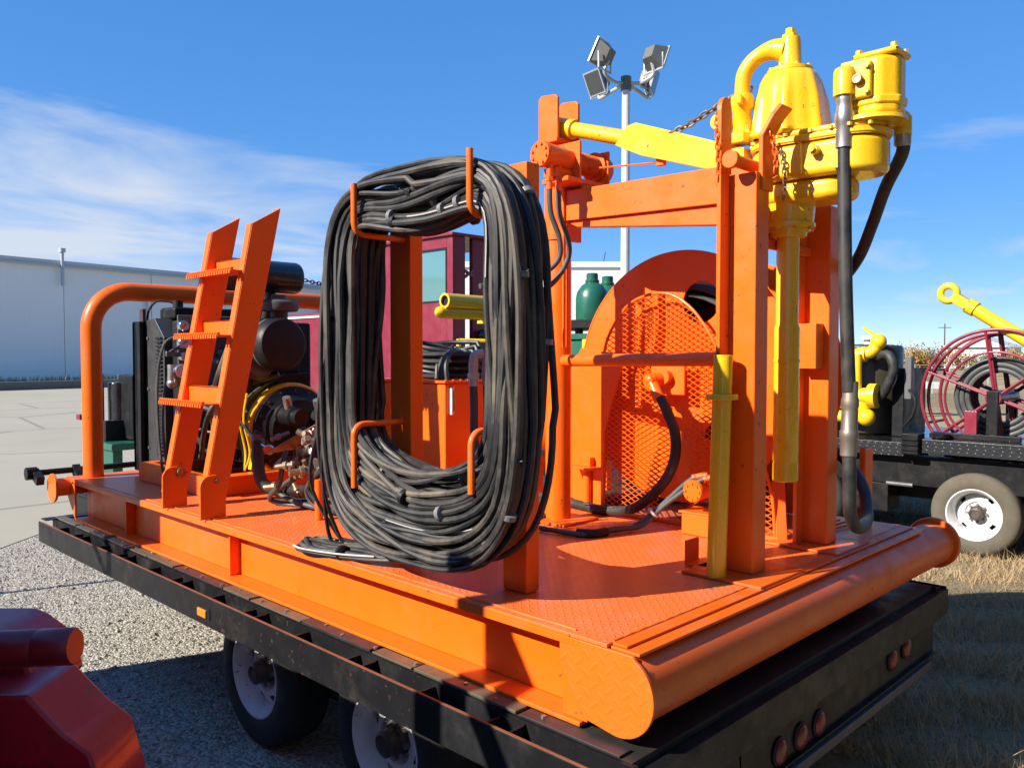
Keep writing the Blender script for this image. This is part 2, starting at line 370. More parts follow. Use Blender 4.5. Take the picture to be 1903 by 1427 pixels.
# kerb and weeds along the warehouse
kerb = M(); k0, k1 = V((-6, 46.9, gz)), V((36, 51.8, gz)); kerb.bar(k0+V((0, 0, 0.22)), k1+V((0, 0, 0.22)), 0.5, 0.45)
struct('kerb', kerb, plain('stained_kerb', (0.13, 0.12, 0.105), 0.9))
wm = M()
for i in range(6000):
    t = random.random(); p = k0.lerp(k1, t)+V((random.uniform(-0.5, 0.3), random.uniform(0.5, 2.6), 0.0)); h = random.uniform(0.25, 0.8); a = random.uniform(0, 6.28)
    d = V((math.cos(a), math.sin(a), 0))*random.uniform(0.03, 0.09); l = V((random.uniform(-.3, .3), random.uniform(-.2, .2), h))
    wm.add([p-d, p+d, p+l], [(0, 1, 2)])
solo('weed_strip', 'dry brown weeds along the foot of the grey warehouse', 'weeds', wm, plain('dry_weed', (0.36, 0.27, 0.17), 0.95, var=0.4, bump=0), (15, 50, gz), kind='stuff', smooth=False)

# ------------------------------------------------------------------ big grey warehouse on the left
A, B = V((12.6, 55.1, gz)), V((38.9, 59.8, gz)); dA = (B-A).normalized(); nA = V((dA.y, -dA.x, 0))
A2, B2 = A-dA*45, A+dA*36
t = thing('warehouse', 'long grey metal-clad warehouse far off on the left', 'warehouse', (A.x, A.y, gz))
def quadbox(m, a, b, th, z0, z1):
    n = V(((b-a).y, -(b-a).x, 0)).normalized()
    vs = [V((p.x, p.y, z)) for z in (z0, z1) for p in (a, b, b-n*th, a-n*th)]
    return m.add(vs, [(0,3,2,1),(4,5,6,7),(0,1,5,4),(1,2,6,5),(2,3,7,6),(3,0,4,7)])
i = 0
s = 0.0; L = (B2-A2).length
while s < L:                                            # cladding panels, each its own piece
    e = min(s+6.0, L); off = nA*(0.02*(i % 2))
    part(t, 'cladding_panel', quadbox(M(), A2+dA*s+off, A2+dA*(e-0.05)+off, 0.3, gz, 6.55), WARE); s = e; i += 1
part(t, 'roof_trim', quadbox(M(), A2-dA*0.2+nA*0.18, B2+dA*0.2+nA*0.18, 0.8, 6.55, 6.80), ROOFM)
part(t, 'gutter', quadbox(M(), A2-dA*0.2+nA*0.30, B2+dA*0.2+nA*0.30, 0.1, 6.42, 6.53), GALV)
part(t, 'roof', quadbox(M(), A2+nA*-0.35, B2+nA*-0.35, 38, 6.3, 6.75), ROOFM)
part(t, 'end_wall', quadbox(M(), B2-nA*0.4, B2-nA*38, 0.3, gz, 6.3), WARE)
vp = V((15.35, 55.2, 0))
part(t, 'vent_pipe', M().cyl(vp+V((0, 0, 5.2)), vp+V((0, 0, 7.35)), 0.10).cyl(vp+V((0, 0, 7.3)), vp+V((0, 0, 7.55)), 0.2), GALV)
for q in (8.5, 24.0):
    c = A+dA*q+nA*0.22; part(t, 'downpipe', M().cyl(c+V((0, 0, gz)), c+V((0, 0, 6.4)), 0.07, n=10), GALV)

# ------------------------------------------------------------------ white shed behind
t = thing('white_shed', 'white ribbed metal building behind the green bottles and lamp pole', 'building', (43, 38, gz))
a, b = V((36.0, 45.9, 0)), V((46.8, 35.1, 0)); n = V(((b-a).y, -(b-a).x, 0)).normalized()
part(t, 'wall', quadbox(M(), a, b, 0.3, gz, 7.25), WHITEB)
part(t, 'side_wall', quadbox(M(), b-n*0.3, b-n*14, 0.3, gz, 7.25), WHITEB)
part(t, 'roof_trim', quadbox(M(), a+n*0.15, b+n*0.15+(b-a).normalized()*0.15, 0.35, 7.25, 7.65), plain('white_trim', (0.75, 0.75, 0.73), 0.5))
part(t, 'roof', quadbox(M(), a-n*0.1, b-n*0.1, 14, 7.1, 7.4), ROOFM)
c = a.lerp(b, 0.90); part(t, 'mast', M().cyl(c+V((0, 0, 7.4)), c+V((0.15, -0.1, 8.35)), 0.03, n=6), BLACKM)

# ------------------------------------------------------------------ building added unseen behind the camera to cut the sky fill
t = thing('sky_blocker', 'unseen brown metal building added behind the camera to cut the sky fill', 'building', (2, -10, gz))
BRN = m_corr('brown_ribbed_cladding', (0.10, 0.075, 0.06), 0.30)
part(t, 'wall', M().box(-8, 18, -7.4, -7.0, gz, 7.4), BRN); part(t, 'side_wall', M().box(-8, -7.6, -24, -7.41, gz, 7.4), BRN); part(t, 'roof', M().box(-8.3, 18.3, -24, -6.7, 7.41, 7.6), ROOFM)
part(t, 'door', M().box(3, 7, -6.99, -6.93, gz, 3.4), GREYM)

# ------------------------------------------------------------------ floodlight pole
P = V((14.40, 10.83, gz))
t = thing('floodlight_pole', 'tall pale steel pole with four grey floodlights on curved arms', 'lamp pole', P)
part(t, 'pole', M().cyl(P, P+V((0, 0, 8.35)), 0.125, 0.095, 16), plain('pale_painted_steel', (0.56, 0.56, 0.53), 0.45), angle=20)
part(t, 'base_plate', M().box(P.x-.25, P.x+.25, P.y-.25, P.y+.25, gz, gz+.04), GALV, 0.01)
top = P+V((0, 0, 8.55)); part(t, 'cap', M().cyl(top-V((0, 0, 0.28)), top+V((0, 0, 0.05)), 0.13, n=14), LAMPG)
def flood(off, face, tilt):
    c = top + right*off[0] + V((0.71, 0.70, 0))*off[1] + V((0, 0, off[2]))
    hz = V((right.x*face[0]+0.71*face[1], right.y*face[0]+0.70*face[1], 0)).normalized()
    nrm = (hz*math.cos(tilt)+V((0, 0, math.sin(tilt)))).normalized(); sdv = V((0, 0, 1)).cross(hz).normalized(); upv = nrm.cross(sdv).normalized()
    arm = part(t, 'arm', M().tube(catmull([top+V((0, 0, -0.10)), top+(c-top)*0.55+V((0, 0, -0.28-0.4*max(0, off[2]-0.2))), c+V((0, 0, -0.42)), c-nrm*0.12+V((0, 0, -0.1))], 6), 0.045, 8), GALV)
    hd = part(t, 'lamp_head', M(), LAMPG) if False else None
    m = M(); h0, h1 = 0.155, 0.28; dpt = 0.36
    vs = [c-nrm*dpt/2+sdv*i*h0+upv*j*h0 for i, j in ((-1,-1),(1,-1),(1,1),(-1,1))]+[c+nrm*dpt/2+sdv*i*h1+upv*j*h1 for i, j in ((-1,-1),(1,-1),(1,1),(-1,1))]
    m.add(vs, [(0,3,2,1),(4,5,6,7),(0,1,5,4),(1,2,6,5),(2,3,7,6),(3,0,4,7)])
    hd = part(t, 'lamp_head', m, LAMPG, 0.012)
    part(hd, 'lens', M().obox(c+nrm*(dpt/2+0.008), (sdv, upv, nrm), (h1*0.92, h1*0.92, 0.006)), GLASSDARK)
    part(hd, 'lens_frame', M().obox(c+nrm*(dpt/2-0.012), (sdv, upv, nrm), (h1+0.015, h1+0.015, 0.02)), GALV)
    part(hd, 'bracket', M().tube([c+sdv*(h1+.03), c+sdv*(h1+.03)-V((0, 0, .36)), c-sdv*(h1+.03)-V((0, 0, .36)), c-sdv*(h1+.03)], 0.022, 6), GALV)
flood((-0.56, -0.35, 0.46), (-0.75, 0.5), rad(28))
flood((-0.60, 0.45, 0.10), (-0.85, -0.6), rad(-25))
flood((0.62, -0.25, 0.46), (0.8, 0.55), rad(-22))
flood((0.62, 0.55, 0.15), (0.9, -0.3), rad(-15))

# ------------------------------------------------------------------ far right: bushes, fence, poles
def bush(x, y, h, wd, kind, label):
    t = thing('bush', label, 'bush', (x, y, gz), 'bushes along the far field edge')
    random.seed(int(x*13+y*7))
    tr = M(); tips = []
    for i in range(9):
        a = random.uniform(0, 6.28); e = V((math.cos(a)*wd*random.uniform(.2, .9), math.sin(a)*wd*random.uniform(.2, .9), h*random.uniform(.55, 1.0)))
        tr.tube([V((x, y, gz)), V((x, y, gz))+e*0.5+V((0, 0, h*.1)), V((x, y, gz))+e], [0.09, 0.05, 0.015], 5); tips.append(V((x, y, gz))+e)
    part(t, 'trunk', tr, BARK)
    lm = M()
    for i in range(1500):
        tp = random.choice(tips); c = V((x, y, gz)).lerp(tp, random.uniform(.3, 1.08))+V((random.gauss(0, .28*wd), random.gauss(0, .28*wd), random.gauss(0, .13*h)))
        if c.z < gz+0.05: continue
        u = V((random.gauss(0, 1), random.gauss(0, 1), random.gauss(0, 1))).normalized()*random.uniform(.07, .17); v_ = basis(u)[0]*random.uniform(.05, .10)
        lm.add([c-u, c+v_, c+u, c-v_], [(0, 1, 2, 3)])
    part(t, 'crown', lm, LEAF[kind], smooth=False)
bl = ['golden autumn bush behind the black radiator of the right-hand unit', 'green bush at the far field edge, left of the maroon reel', 'bare brown bush at the far field edge, just left of the maroon reel',
      'tall golden bush seen between the radiator and the maroon reel', 'golden bush seen through the rim of the maroon reel', 'green bush half hidden behind the maroon hose reel', 'brown bush beside the yellow-piped tank',
      'small gold bush at the right edge of the picture', 'pale brown bush far right behind the reel hub']
def wpos(px, d):
    r_ = fwd + right*((px-951.5)/1531.5); r_ = V((r_.x, r_.y, 0)); return V((-1.929, -1.344, 0)) + r_*d
for i, (px, d, h, wd, k) in enumerate([(1690, 92, 2.6, 1.5, 0), (1722, 100, 2.3, 1.6, 1), (1745, 104, 2.8, 1.9, 2), (1705, 86, 2.4, 1.3, 0), (1785, 98, 2.4, 1.9, 0), (1825, 104, 2.3, 2.0, 1), (1660, 106, 2.8, 2.2, 2), (1885, 95, 2.6, 2.0, 0), (1862, 108, 2.4, 2.4, 2)]):
    p = wpos(px, d); bush(p.x, p.y, h, wd, k, bl[i])
random.seed(11)
fa, fb = wpos(1560, 64), wpos(2050, 46)
t = thing('wire_fence', 'low wire fence with thin posts across the dry field', 'fence', (fa.x, fa.y, gz))
for i in range(15):
    p = fa.lerp(fb, i/14); part(t, 'post', M().cyl((p.x, p.y, gz), (p.x, p.y, gz+1.25), 0.035, n=6), GALV)
for z in (0.45, 0.85, 1.2):
    part(t, 'wire', M().cyl((fa.x, fa.y, gz+z), (fb.x, fb.y, gz+z), 0.012, n=5), GALV)
for px, d, h, lab in ((1840, 150, 9, 'thin utility pole on the horizon, behind the maroon reel'), (1754, 160, 8, 'thin utility pole on the horizon, left of the maroon reel')):
    p = wpos(px, d); t = thing('utility_pole', lab, 'utility pole', (p.x, p.y, gz), 'utility poles on the horizon')
    part(t, 'pole', M().cyl((p.x, p.y, gz), (p.x, p.y, gz+h), 0.16, 0.11, 8), BARK)
    part(t, 'crossarm', M().bar((p.x-.9, p.y+.9, gz+h-.8), (p.x+.9, p.y-.9, gz+h-.8), .12, .12), BARK)
p = wpos(1825, 120); t = thing('far_house', 'small pale house with white wall on the horizon behind the reel', 'house', (p.x, p.y, gz))
part(t, 'wall', M().box(p.x-4, p.x+4, p.y-4, p.y+4, gz, gz+3.0), WHITEP); part(t, 'roof', M().prism([(p.y-4.6, gz+3.0), (p.y, gz+4.6), (p.y+4.6, gz+3.0)], 'x', p.x-4.5, p.x+4.5), ROOFM)
p = wpos(1733, 40); t = thing('roadside_sign', 'small white sign board on a post in the dry field', 'sign', (p.x, p.y, gz))
part(t, 'post', M().cyl((p.x, p.y, gz), (p.x, p.y, gz+.5), 0.03, n=6), GALV); part(t, 'board', M().obox((p.x, p.y, gz+0.42), ((.7, -.71, 0), (.71, .7, 0), (0, 0, 1)), (.32, .02, .17)), WHITEP)

# loose pebbles on the gravel, dry grass by the right-hand unit
pm = M()
oct_ = [(1,0,0),(-1,0,0),(0,1,0),(0,-1,0),(0,0,1),(0,0,-1)]; of = [(0,2,4),(2,1,4),(1,3,4),(3,0,4),(2,0,5),(1,2,5),(3,1,5),(0,3,5)]
for i in range(20000):
    x = random.uniform(-1.6, 1.3); y = random.uniform(2.4, 8.2)
    if y > 7.5+x*0.95: continue
    r_ = 0.003+0.008*random.random()**3; a = random.uniform(0, 6.28); ca, sa = math.cos(a), math.sin(a); k = [r_*random.uniform(.6, 1.3) for _ in range(3)]; k[2] *= 0.7
    pm.add([(x+ca*px*k[0]-sa*py*k[1], y+sa*px*k[0]+ca*py*k[1], gz+0.001+pz*k[2]) for px, py, pz in oct_], of)
for i in range(1400):
    x = random.uniform(-1.6, 1.3); y = random.uniform(2.4, 8.2)
    if y > 7.5+x*0.95: continue
    r_ = 0.009+0.014*random.random()**2; a = random.uniform(0, 6.28); ca, sa = math.cos(a), math.sin(a); k = [r_*random.uniform(.6, 1.3) for _ in range(3)]; k[2] *= 0.6
    pm.add([(x+ca*px*k[0]-sa*py*k[1], y+sa*px*k[0]+ca*py*k[1], gz+pz*k[2]) for px, py, pz in oct_], of)
solo('pebbles', 'loose pale pebbles scattered over the gravel lot', 'gravel', pm, PEBBLE, (0, 5, gz), kind='stuff')
gm = M()
for i in range(42000):
    d = 3.5+ 9*random.random()**1.7; px = random.uniform(1560, 1980); p = wpos(px, d)
    if p.x < 1.9 or (p.x < 2.9 and random.random() < 0.5): continue
    cl_ = math.sin(p.x*3.1+1)*math.sin(p.y*2.7)+math.sin(p.x*7.3+p.y*5.1)
    if cl_ < -0.1 and random.random() < 0.85: continue
    h = random.uniform(.025, .11)*(1.9 if random.random() < 0.08 else 1); a = random.uniform(0, 6.28); dd = V((math.cos(a), math.sin(a), 0))*random.uniform(.0015, .004)
    b_ = V((p.x, p.y, gz-0.012)); l = V((random.gauss(0, .6)*h, random.gauss(0, .6)*h, h))
    gm.add([b_-dd, b_+dd, b_+l], [(0, 1, 2)])
solo('dry_grass', 'short dry straw-coloured grass beside the right-hand trailer', 'grass', gm, STRAW, (5, 0, gz), kind='stuff', smooth=False)
# ================================================================== WHEELS
def wheel(par, c, r, w_, rr, side, tyremat, dish=0.02, gap=(0.60, 0.86, 8, 0.42), hubr=0.055, hublen=0.09, lugs=8):
    c = V(c); ax = V((side, 0, 0)); h = w_/2
    wh = part(par, 'wheel', M().lathe([(rr*0.84, -h*0.9), (rr*0.84, h*0.2), (rr*0.90, h*0.55), (rr*0.97, h*0.80), (rr*1.03, h*0.97), (rr*1.035, h*1.01), (rr*0.99, h*1.01), (rr*0.93, h*0.80), (rr*0.86, h*0.5), (rr*0.82, h*0.2), (rr*0.82, -h*.9)], c, ax, 40, False), WHITEP)
    part(wh, 'tyre', M().lathe([(rr*0.98, -h*0.9), (r*0.90, -h), (r*0.975, -h*.86), (r, -h*.66), (r, h*.66), (r*.975, h*.86), (r*.90, h*1.0), (rr*1.28, h*1.06), (rr*1.10, h*1.03), (rr*1.0, h*0.93)], c, ax, 48, False), tyremat)
    u, w2, d = basis(ax); m = M(); N = 64; g0, g1, ng, gw = gap
    def pt(rad_, a, al): return c+d*al+(u*math.cos(a)+w2*math.sin(a))*rad_
    rings = [(0.02, dish+.012), (rr*0.42, dish+.012), (rr*0.47, dish+.030), (rr*g0, dish+.028), (rr*g1, dish+.004), (rr*0.92, dish-.012)]
    for k in range(len(rings)-1):
        for i in range(N):
            if k == 3:
                ph = (i/N*ng) % 1.0
                if abs(ph-0.5) < gw/2: continue
            a, b = 2*math.pi*i/N, 2*math.pi*(i+1)/N
            m.add([pt(rings[k][0], a, rings[k][1]), pt(rings[k+1][0], a, rings[k+1][1]), pt(rings[k+1][0], b, rings[k+1][1]), pt(rings[k][0], b, rings[k][1])], [(0, 1, 2, 3)])
    part(wh, 'dish', m, WHITEP)
    part(wh, 'hub', M().lathe([(hubr*1.25, dish), (hubr*1.2, dish+.03), (hubr, dish+.04), (hubr*.95, dish+hublen), (hubr*.7, dish+hublen+.01), (hubr*.6, dish+hublen+.002)], c, ax, 20), RUSTY)
    part(wh, 'brake_drum', M().cyl(c-d*h*0.8, c+d*(dish-.03), rr*.72), BLACKM)
    ps = [pt(rr*0.345, 2*math.pi*i/lugs, dish+.012) for i in range(lugs)]
    bolts(wh, 'lug_nut', ps, ax, 0.013, 0.03, STEEL)
    return wh

# ================================================================== BLACK FLATBED TRAILER UNDER THE SKID
T = thing('flatbed_trailer', 'black flatbed trailer carrying the orange skid', 'trailer', (1.2, 2.4, -G))
part(T, 'bed', M().box(-0.055, 2.46, 0.02, 5.05, -0.318, -0.293), plain('worn_bed_steel', (0.035, 0.032, 0.028), 0.5, 0.3, 0.4))
# edge strip: weathered sections along the left side with gaps between
y = 0.06
i = 0
while y < 5.0:
    l = 0.40+0.16*math.sin(i*2.3)
    part(T, 'edge_strip', M().box(-0.062, -0.004, y, min(y+l, 5.03), -0.291, -0.284+0.004*(i % 2)), plain('weathered_strip_%d' % i, (0.10, 0.092, 0.062) if i % 3 else (0.03, 0.027, 0.03), 0.5, 0.2, 0.5), 0.002); y += l+0.015; i += 1
bolts(T, 'bolt', [(-0.032+random.uniform(-.012, .012), 0.35+0.22*i+random.uniform(-.05, .05), -0.284) for i in range(20)], (0, 0, 1), 0.008, 0.009, STEEL)
part(T, 'side_sill', M().box(-0.07, -0.050, 0.0, 5.05, -0.46, -0.296).box(-0.07, 0.0, 0.0, 5.05, -0.475, -0.46), BLACK)
part(T, 'side_rail', M().box(-0.158, -0.148, -0.02, 5.06, -0.445, -0.305), BLACK, 0.003)
REFLECT_EDGE = plain('orange_reflection_edge', (0.22, 0.075, 0.035), 0.6, 0.2, 0.4)  # orange reflection put into the colour of the rail's top edge
part(T, 'rail_edge', M().box(-0.1575, -0.1485, -0.015, 5.0, -0.3045, -0.3015), REFLECT_EDGE, label='top edge of the side rail, coloured with an orange reflection')
for k, yy in enumerate([0.42, 1.20, 2.02, 2.80, 3.55, 4.30]):
    part(T, 'stake_pocket', M().box(-0.147, -0.072, yy, yy+0.008, -0.44, -0.306).box(-0.147, -0.072, yy+0.10, yy+0.108, -0.44, -0.306).box(-0.079, -0.071, yy, yy+.108, -0.44, -0.302), BLACK)
for yy in (0.86, 1.68, 2.45, 3.2, 3.95, 4.7):
    part(T, 'rail_gusset', M().box(-0.147, -0.072, yy, yy+0.008, -0.44, -0.3075), BLACK)
part(T, 'side_rail', M().box(2.545, 2.555, -0.02, 5.06, -0.445, -0.305), BLACK, 0.003)
part(T, 'side_sill', M().box(2.455, 2.475, 0.0, 5.05, -0.46, -0.296), BLACK)
for yy in (0.0, 0.8, 1.6, 2.4, 3.2): part(T, 'rail_gusset', M().box(2.476, 2.544, yy, yy+0.008, -0.44, -0.3075), BLACK)
for xx in (0.52, 1.88): part(T, 'frame_beam', M().box(xx-.05, xx+.05, 0.0, 6.4, -0.335, -0.319).box(xx-.006, xx+.006, 0, 6.4, -.53, -.335).box(xx-.05, xx+.05, 0.0, 6.4, -0.545, -0.53), BLACK)
for k in range(9): part(T, 'crossmember', M().box(-.049, 2.454, 0.25+0.55*k, 0.31+0.55*k, -.42, -.319), BLACK)
# rear end
part(T, 'rear_header', M().box(-0.147, 2.544, -0.03, -0.022, -0.44, -0.315).box(-.147, 2.544, -.022, 0.018, -.325, -.317), BLACK, 0.002)
part(T, 'rear_channel', M().box(0.0, 2.42, 0.0, 0.012, -0.60, -0.445).box(0, 2.42, -0.02, 0.0, -.612, -.60), BLACK)
part(T, 'bumper', M().box(0.25, 2.3, -0.035, 0.03, -0.655, -0.615), plain('dull_bumper', (0.05, 0.05, 0.055), 0.45), 0.004)
for x_, z_ in ((0.79, -.545), (0.955, -.545), (1.11, -.545), (1.86, -.50), (2.03, -.49)):
    tl = part(T, 'tail_light', M().lathe([(.044, 0), (.044, .012), (.039, .016), (.026, .022), (.001, .024)], (x_, -0.001, z_), (0, -1, 0), 20), RED_LENS)
    part(tl, 'bezel', M().torus((x_, -0.004, z_), (0, 1, 0), .046, .007, 24, 6), BLACKM)
am = part(T, 'side_marker', M().box(-.17, -.159, 2.45, 2.54, -.405, -.365), AMBER_LENS, 0.005); part(am, 'base', M().box(-.162, -.158, 2.42, 2.57, -.41, -.355), BLACKM)
# front rail of the bed
part(T, 'front_post', M().bar((-0.15, 5.02, -0.44), (-0.15, 5.02, 0.0), .05, .07), BLACK, .004)
part(T, 'front_post', M().bar((2.5, 5.02, -0.44), (2.5, 5.02, 0.0), .05, .07), BLACK, .004)
part(T, 'front_bar', M().cyl((-0.2, 5.14, 0.025), (2.6, 5.14, 0.025), 0.022, n=10).cyl((-.21, 5.14, .025), (-.14, 5.14, .025), .045, n=8), BLACK)
part(T, 'front_bracket', M().bar((-.15, 5.02, -.02), (-.15, 5.16, .03), .05, .06), BLACK); part(T, 'front_bracket', M().bar((.12, 5.04, -.05), (.12, 5.16, .04), .05, .06), BLACK)
part(T, 'front_plate', M().box(-.14, 2.5, 4.96, 5.06, -.292, -.285), BLACK)
part(T, 'tongue', M().bar((.52, 5.9, -.45), (1.2, 7.6, -.5), .08, .15).bar((1.88, 5.9, -.45), (1.2, 7.6, -.5), .08, .15), BLACK)
for yy in (1.25, 2.28):
    wheel(T, (0.10, yy, -G+0.352), 0.352, 0.22, 0.205, -1, TYRE)
    wheel(T, (2.32, yy, -G+0.352), 0.352, 0.22, 0.205, 1, TYRE)
    part(T, 'axle', M().cyl((0.1, yy, -G+.352), (2.32, yy, -G+.352), .05), BLACK)
part(T, 'mud_guard', M().box(0.24, 0.245, 0.75, 2.8, -.78, -.47), plain('dusty_guard', (0.12, 0.11, 0.095), 0.7))
random.seed(21)

# ================================================================== ORANGE SKID
S = thing('equipment_skid', 'orange steel skid with tread deck, pipe hoop, posts and tower frame', 'skid', (1.2, 2.4, -0.285))
part(S, 'deck', M().box(0.0, 2.42, 0.155, 4.86, -0.012, 0.0), DECKM, 0.002)
part(S, 'deck_edge', M().box(-0.004, 0.03, 0.28, 4.62, -0.036, -0.0125).box(-.004, .0, .30, 4.60, -.0125, -.003), ORANGE, 0.003)
part(S, 'weld_bead', M().tube([(0.032+0.002*math.sin(i*1.3), 0.30+0.06*i, 0.001) for i in range(72)], [0.004+0.0015*math.sin(i*2.1) for i in range(72)], 6), ORANGE)
def runner(x0, x1, xw):
    r_ = part(S, 'runner', M().box(x0, x1, 0.26, 4.80, -0.285, -0.270).box(x0, x1, 0.26, 4.86, -0.038, -0.0125).box(xw, xw+.012, 0.24, 4.86, -0.270, -0.038), ORANGE, 0.004)
    return r_
r1 = runner(0.0, 0.19, 0.10); r2 = runner(2.23, 2.42, 2.31)
for yy in (2.62, 4.0): part(r1, 'stiffener', M().box(0.045, 0.099, yy, yy+.012, -.269, -.039), ORANGE)
for x_ in (0.0, 2.408): part(S, 'runner_toe', M().prism([(4.80, -.285), (4.96, -.12), (4.98, -.012), (4.86, -.012), (4.80, -.03)], 'x', x_, x_+.012), ORANGE, .003)
# rounded tread end plate at the near corner, rear pipe roll with cap
arc = [(0.115-0.130*math.cos(rad(a)), -0.137+0.130*math.sin(rad(a))) for a in range(-100, 61, 8)]
poly = [(0.34, -0.013), (0.34, -0.10), (0.24, -0.250)] + arc + [(0.06, -0.013)]
part(S, 'end_plate', M().prism(poly, 'x', -0.003, 0.010), PLATEM, 0.003)
part(S, 'end_web', M().box(0.013, .10, .24, .34, -.269, -.039), ORANGE, .003)
part(S, 'rear_pipe', M().cyl((0.0105, 0.10, -0.128), (2.70, 0.10, -0.128), 0.108, n=40), ORANGE_OLD)
part(S, 'pipe_cap', M().lathe([(.128, 0), (.132, .006), (.132, .03), (.128, .036)], (2.70, 0.10, -.128), (1, 0, 0), 36), ORANGE_OLD)
part(S, 'rear_strip', M().box(0.012, 2.42, 0.045, 0.150, -0.016, -0.006), ORANGE_OLD, 0.003)
part(S, 'rear_strip', M().box(0.02, 2.40, 0.095, 0.149, -0.0055, 0.003), ORANGE_OLD, 0.003)
part(S, 'weld_bead', M().tube([(0.03+0.03*i, 0.152, 0.002) for i in range(80)], [0.005+0.002*math.sin(i*2.7) for i in range(80)], 6), ORANGE_OLD)
part(S, 'front_pipe', M().cyl((-0.09, 4.93, -0.062), (2.52, 4.93, -0.062), 0.062, n=28), ORANGE)
part(S, 'pipe_cap', M().lathe([(.10, 0), (.10, .018)], (-.108, 4.93, -.062), (1, 0, 0), 32), ORANGE, .003)
part(S, 'pipe_cap', M().lathe([(.10, 0), (.10, .018)], (2.52, 4.93, -.062), (1, 0, 0), 32), ORANGE, .003)
part(S, 'front_plate', M().box(0.0, 2.42, 4.862, 4.99, -.012, -.001), ORANGE, .002)
# pipe hoop across the far end
hp = [(.145, 4.86, .002), (.145, 4.86, 1.05)] + [(.145+.27*(1-math.cos(rad(a))), 4.86, 1.05+.27*math.sin(rad(a))) for a in range(10, 91, 10)] + [(1.9, 4.86, 1.32)] + [(1.95+.27*math.sin(rad(a)), 4.86, 1.05+.27*math.cos(rad(a))) for a in range(10, 91, 10)] + [(2.22, 4.86, .002)]
part(S, 'guard_hoop', M().tube(hp, .067, 24), ORANGE)
part(S, 'hoop_brace', M().bar((1.72, 4.86, 0.0), (1.72, 4.86, 1.26), .05, .05), ORANGE, .003)
# two hose posts with bent hooks
part(S, 'hose_post', M().box(.20, .268, .675, .795, .002, 1.545), ORANGE, .004)
part(S, 'hose_post', M().box(.20, .268, 1.335, 1.47, .002, 1.50), ORANGE, .004)
def hook(yy, za, zt):
    s_ = 1 if zt > za else -1; r_ = .045
    pts = [(.199, yy, za)] + [(-.045+r_-r_*math.sin(rad(a)), yy, za+s_*(r_-r_*math.cos(rad(a)))) for a in range(0, 91, 15)] + [(-.045, yy, zt)]
    part(S, 'hook', M().tube(pts, .0125, 12), ORANGE)
hook(0.705, 1.335, 1.55); hook(1.375, 1.335, 1.53); hook(0.70, .60, .39); hook(1.385, .585, .335)
# ladder lugs
for yy in (3.27, 2.80):
    pl = [(-.03, .002), (-.03, .17)] + [(-.03+.055*(1-math.cos(rad(a))), .17+.06*math.sin(rad(a))) for a in range(15, 91, 15)] + [(.06, .232), (.11, .19), (.11, .002)]
    part(S, 'ladder_lug', M().prism(pl, 'y', yy-.012, yy), ORANGE, .003)
# tower: two H columns, beam, rear pipe column
def hcol(x0, x1, y0, y1, z1, zf=None):
    c_ = part(S, 'column', M().box(x0, x1, y0, y1, .012, z1), ORANGE, .006)
    part(c_, 'side_bar', M().box(x0-.068, x0-.001, y1-.020, y1-.002, .012, zf or z1), ORANGE, .003)
    return c_
hcol(.975, 1.078, .205, .338, 1.56, 1.562); hcol(1.662, 1.768, .215, .345, 1.52)
part(S, 'base_plate', M().box(.84, 1.20, .10, .44, .001, .012), ORANGE_OLD, .003)
part(S, 'base_plate', M().box(1.54, 1.88, .11, .45, .001, .012), ORANGE_OLD, .003)
f1 = [(.907, 1.563), (.907, 1.79)] + [(.947-.040*math.cos(rad(a)), 1.80+.055*math.sin(rad(a))) for a in range(0, 181, 20)] + [(.987, 1.563)]
part(S, 'fork_plate', M().prism(f1, 'y', .318, .338), ORANGE, .003)
fp = M(); q = [V((1.02, .206, 1.50)), V((1.02, .206, 1.70)), V((1.05, .175, 1.78)), V((1.07, .155, 1.815))]
for k in range(3): fp.obox((q[k]+q[k+1])/2+V((.03, 0, 0)), (q[k+1]-q[k], (1, 0, 0), (q[k+1]-q[k]).cross(V((1, 0, 0)))), ((q[k+1]-q[k]).length/2+.006, .045, .010))
part(S, 'fork_plate', fp, ORANGE, .006)
part(S, 'lock_pin', M().cyl((.905, .27, 1.60), (1.10, .27, 1.60), .024).cyl((.885, .27, 1.60), (.91, .27, 1.60), .034), ORANGE, .003)
part(S, 'fork_plate', M().prism([(1.69, 1.522), (1.69, 1.60), (1.76, 1.60), (1.76, 1.521)], 'y', .325, .345), ORANGE, .003)
part(S, 'cross_beam', M().box(1.079, 1.661, .318, .342, 1.34, 1.53), ORANGE, .003)
part(S, 'swivel_cradle', M().box(1.079, 1.661, .30, .317, 1.30, 1.339), ORANGE, .003)
part(S, 'top_beam', M().prism([(1.42, 1.685), (1.42, 1.535), (.345, 1.505), (.345, 1.665)], 'x', 1.235, 1.335), ORANGE, .004)
part(S, 'beam_haunch', M().prism([(1.40, 1.533), (1.33, 1.50), (.345, 1.405), (.345, 1.503)], 'x', 1.255, 1.315), ORANGE, .004)
part(S, 'pipe_column', M().cyl((1.30, 1.49, .002), (1.30, 1.49, 1.965), .066, n=32), ORANGE)
part(S, 'column_foot', M().box(1.16, 1.44, 1.33, 1.63, .001, .014), ORANGE_OLD, .003)
part(S, 'column_collar', M().cyl((1.30, 1.49, 1.45), (1.30, 1.49, 1.72), .074, n=32).box(1.225, 1.375, 1.40, 1.425, 1.44, 1.70), ORANGE)
part(S, 'guide_rail', M().cyl((1.28, 1.43, .832), (1.02, .34, .845), .030, n=18), ORANGE)
part(S, 'saddle_plate', M().prism([(1.425, 1.955), (1.425, 2.155), (1.44, 2.172), (1.535, 2.182), (1.555, 2.165), (1.555, 1.955)], 'x', 1.215, 1.232), ORANGE, .004)
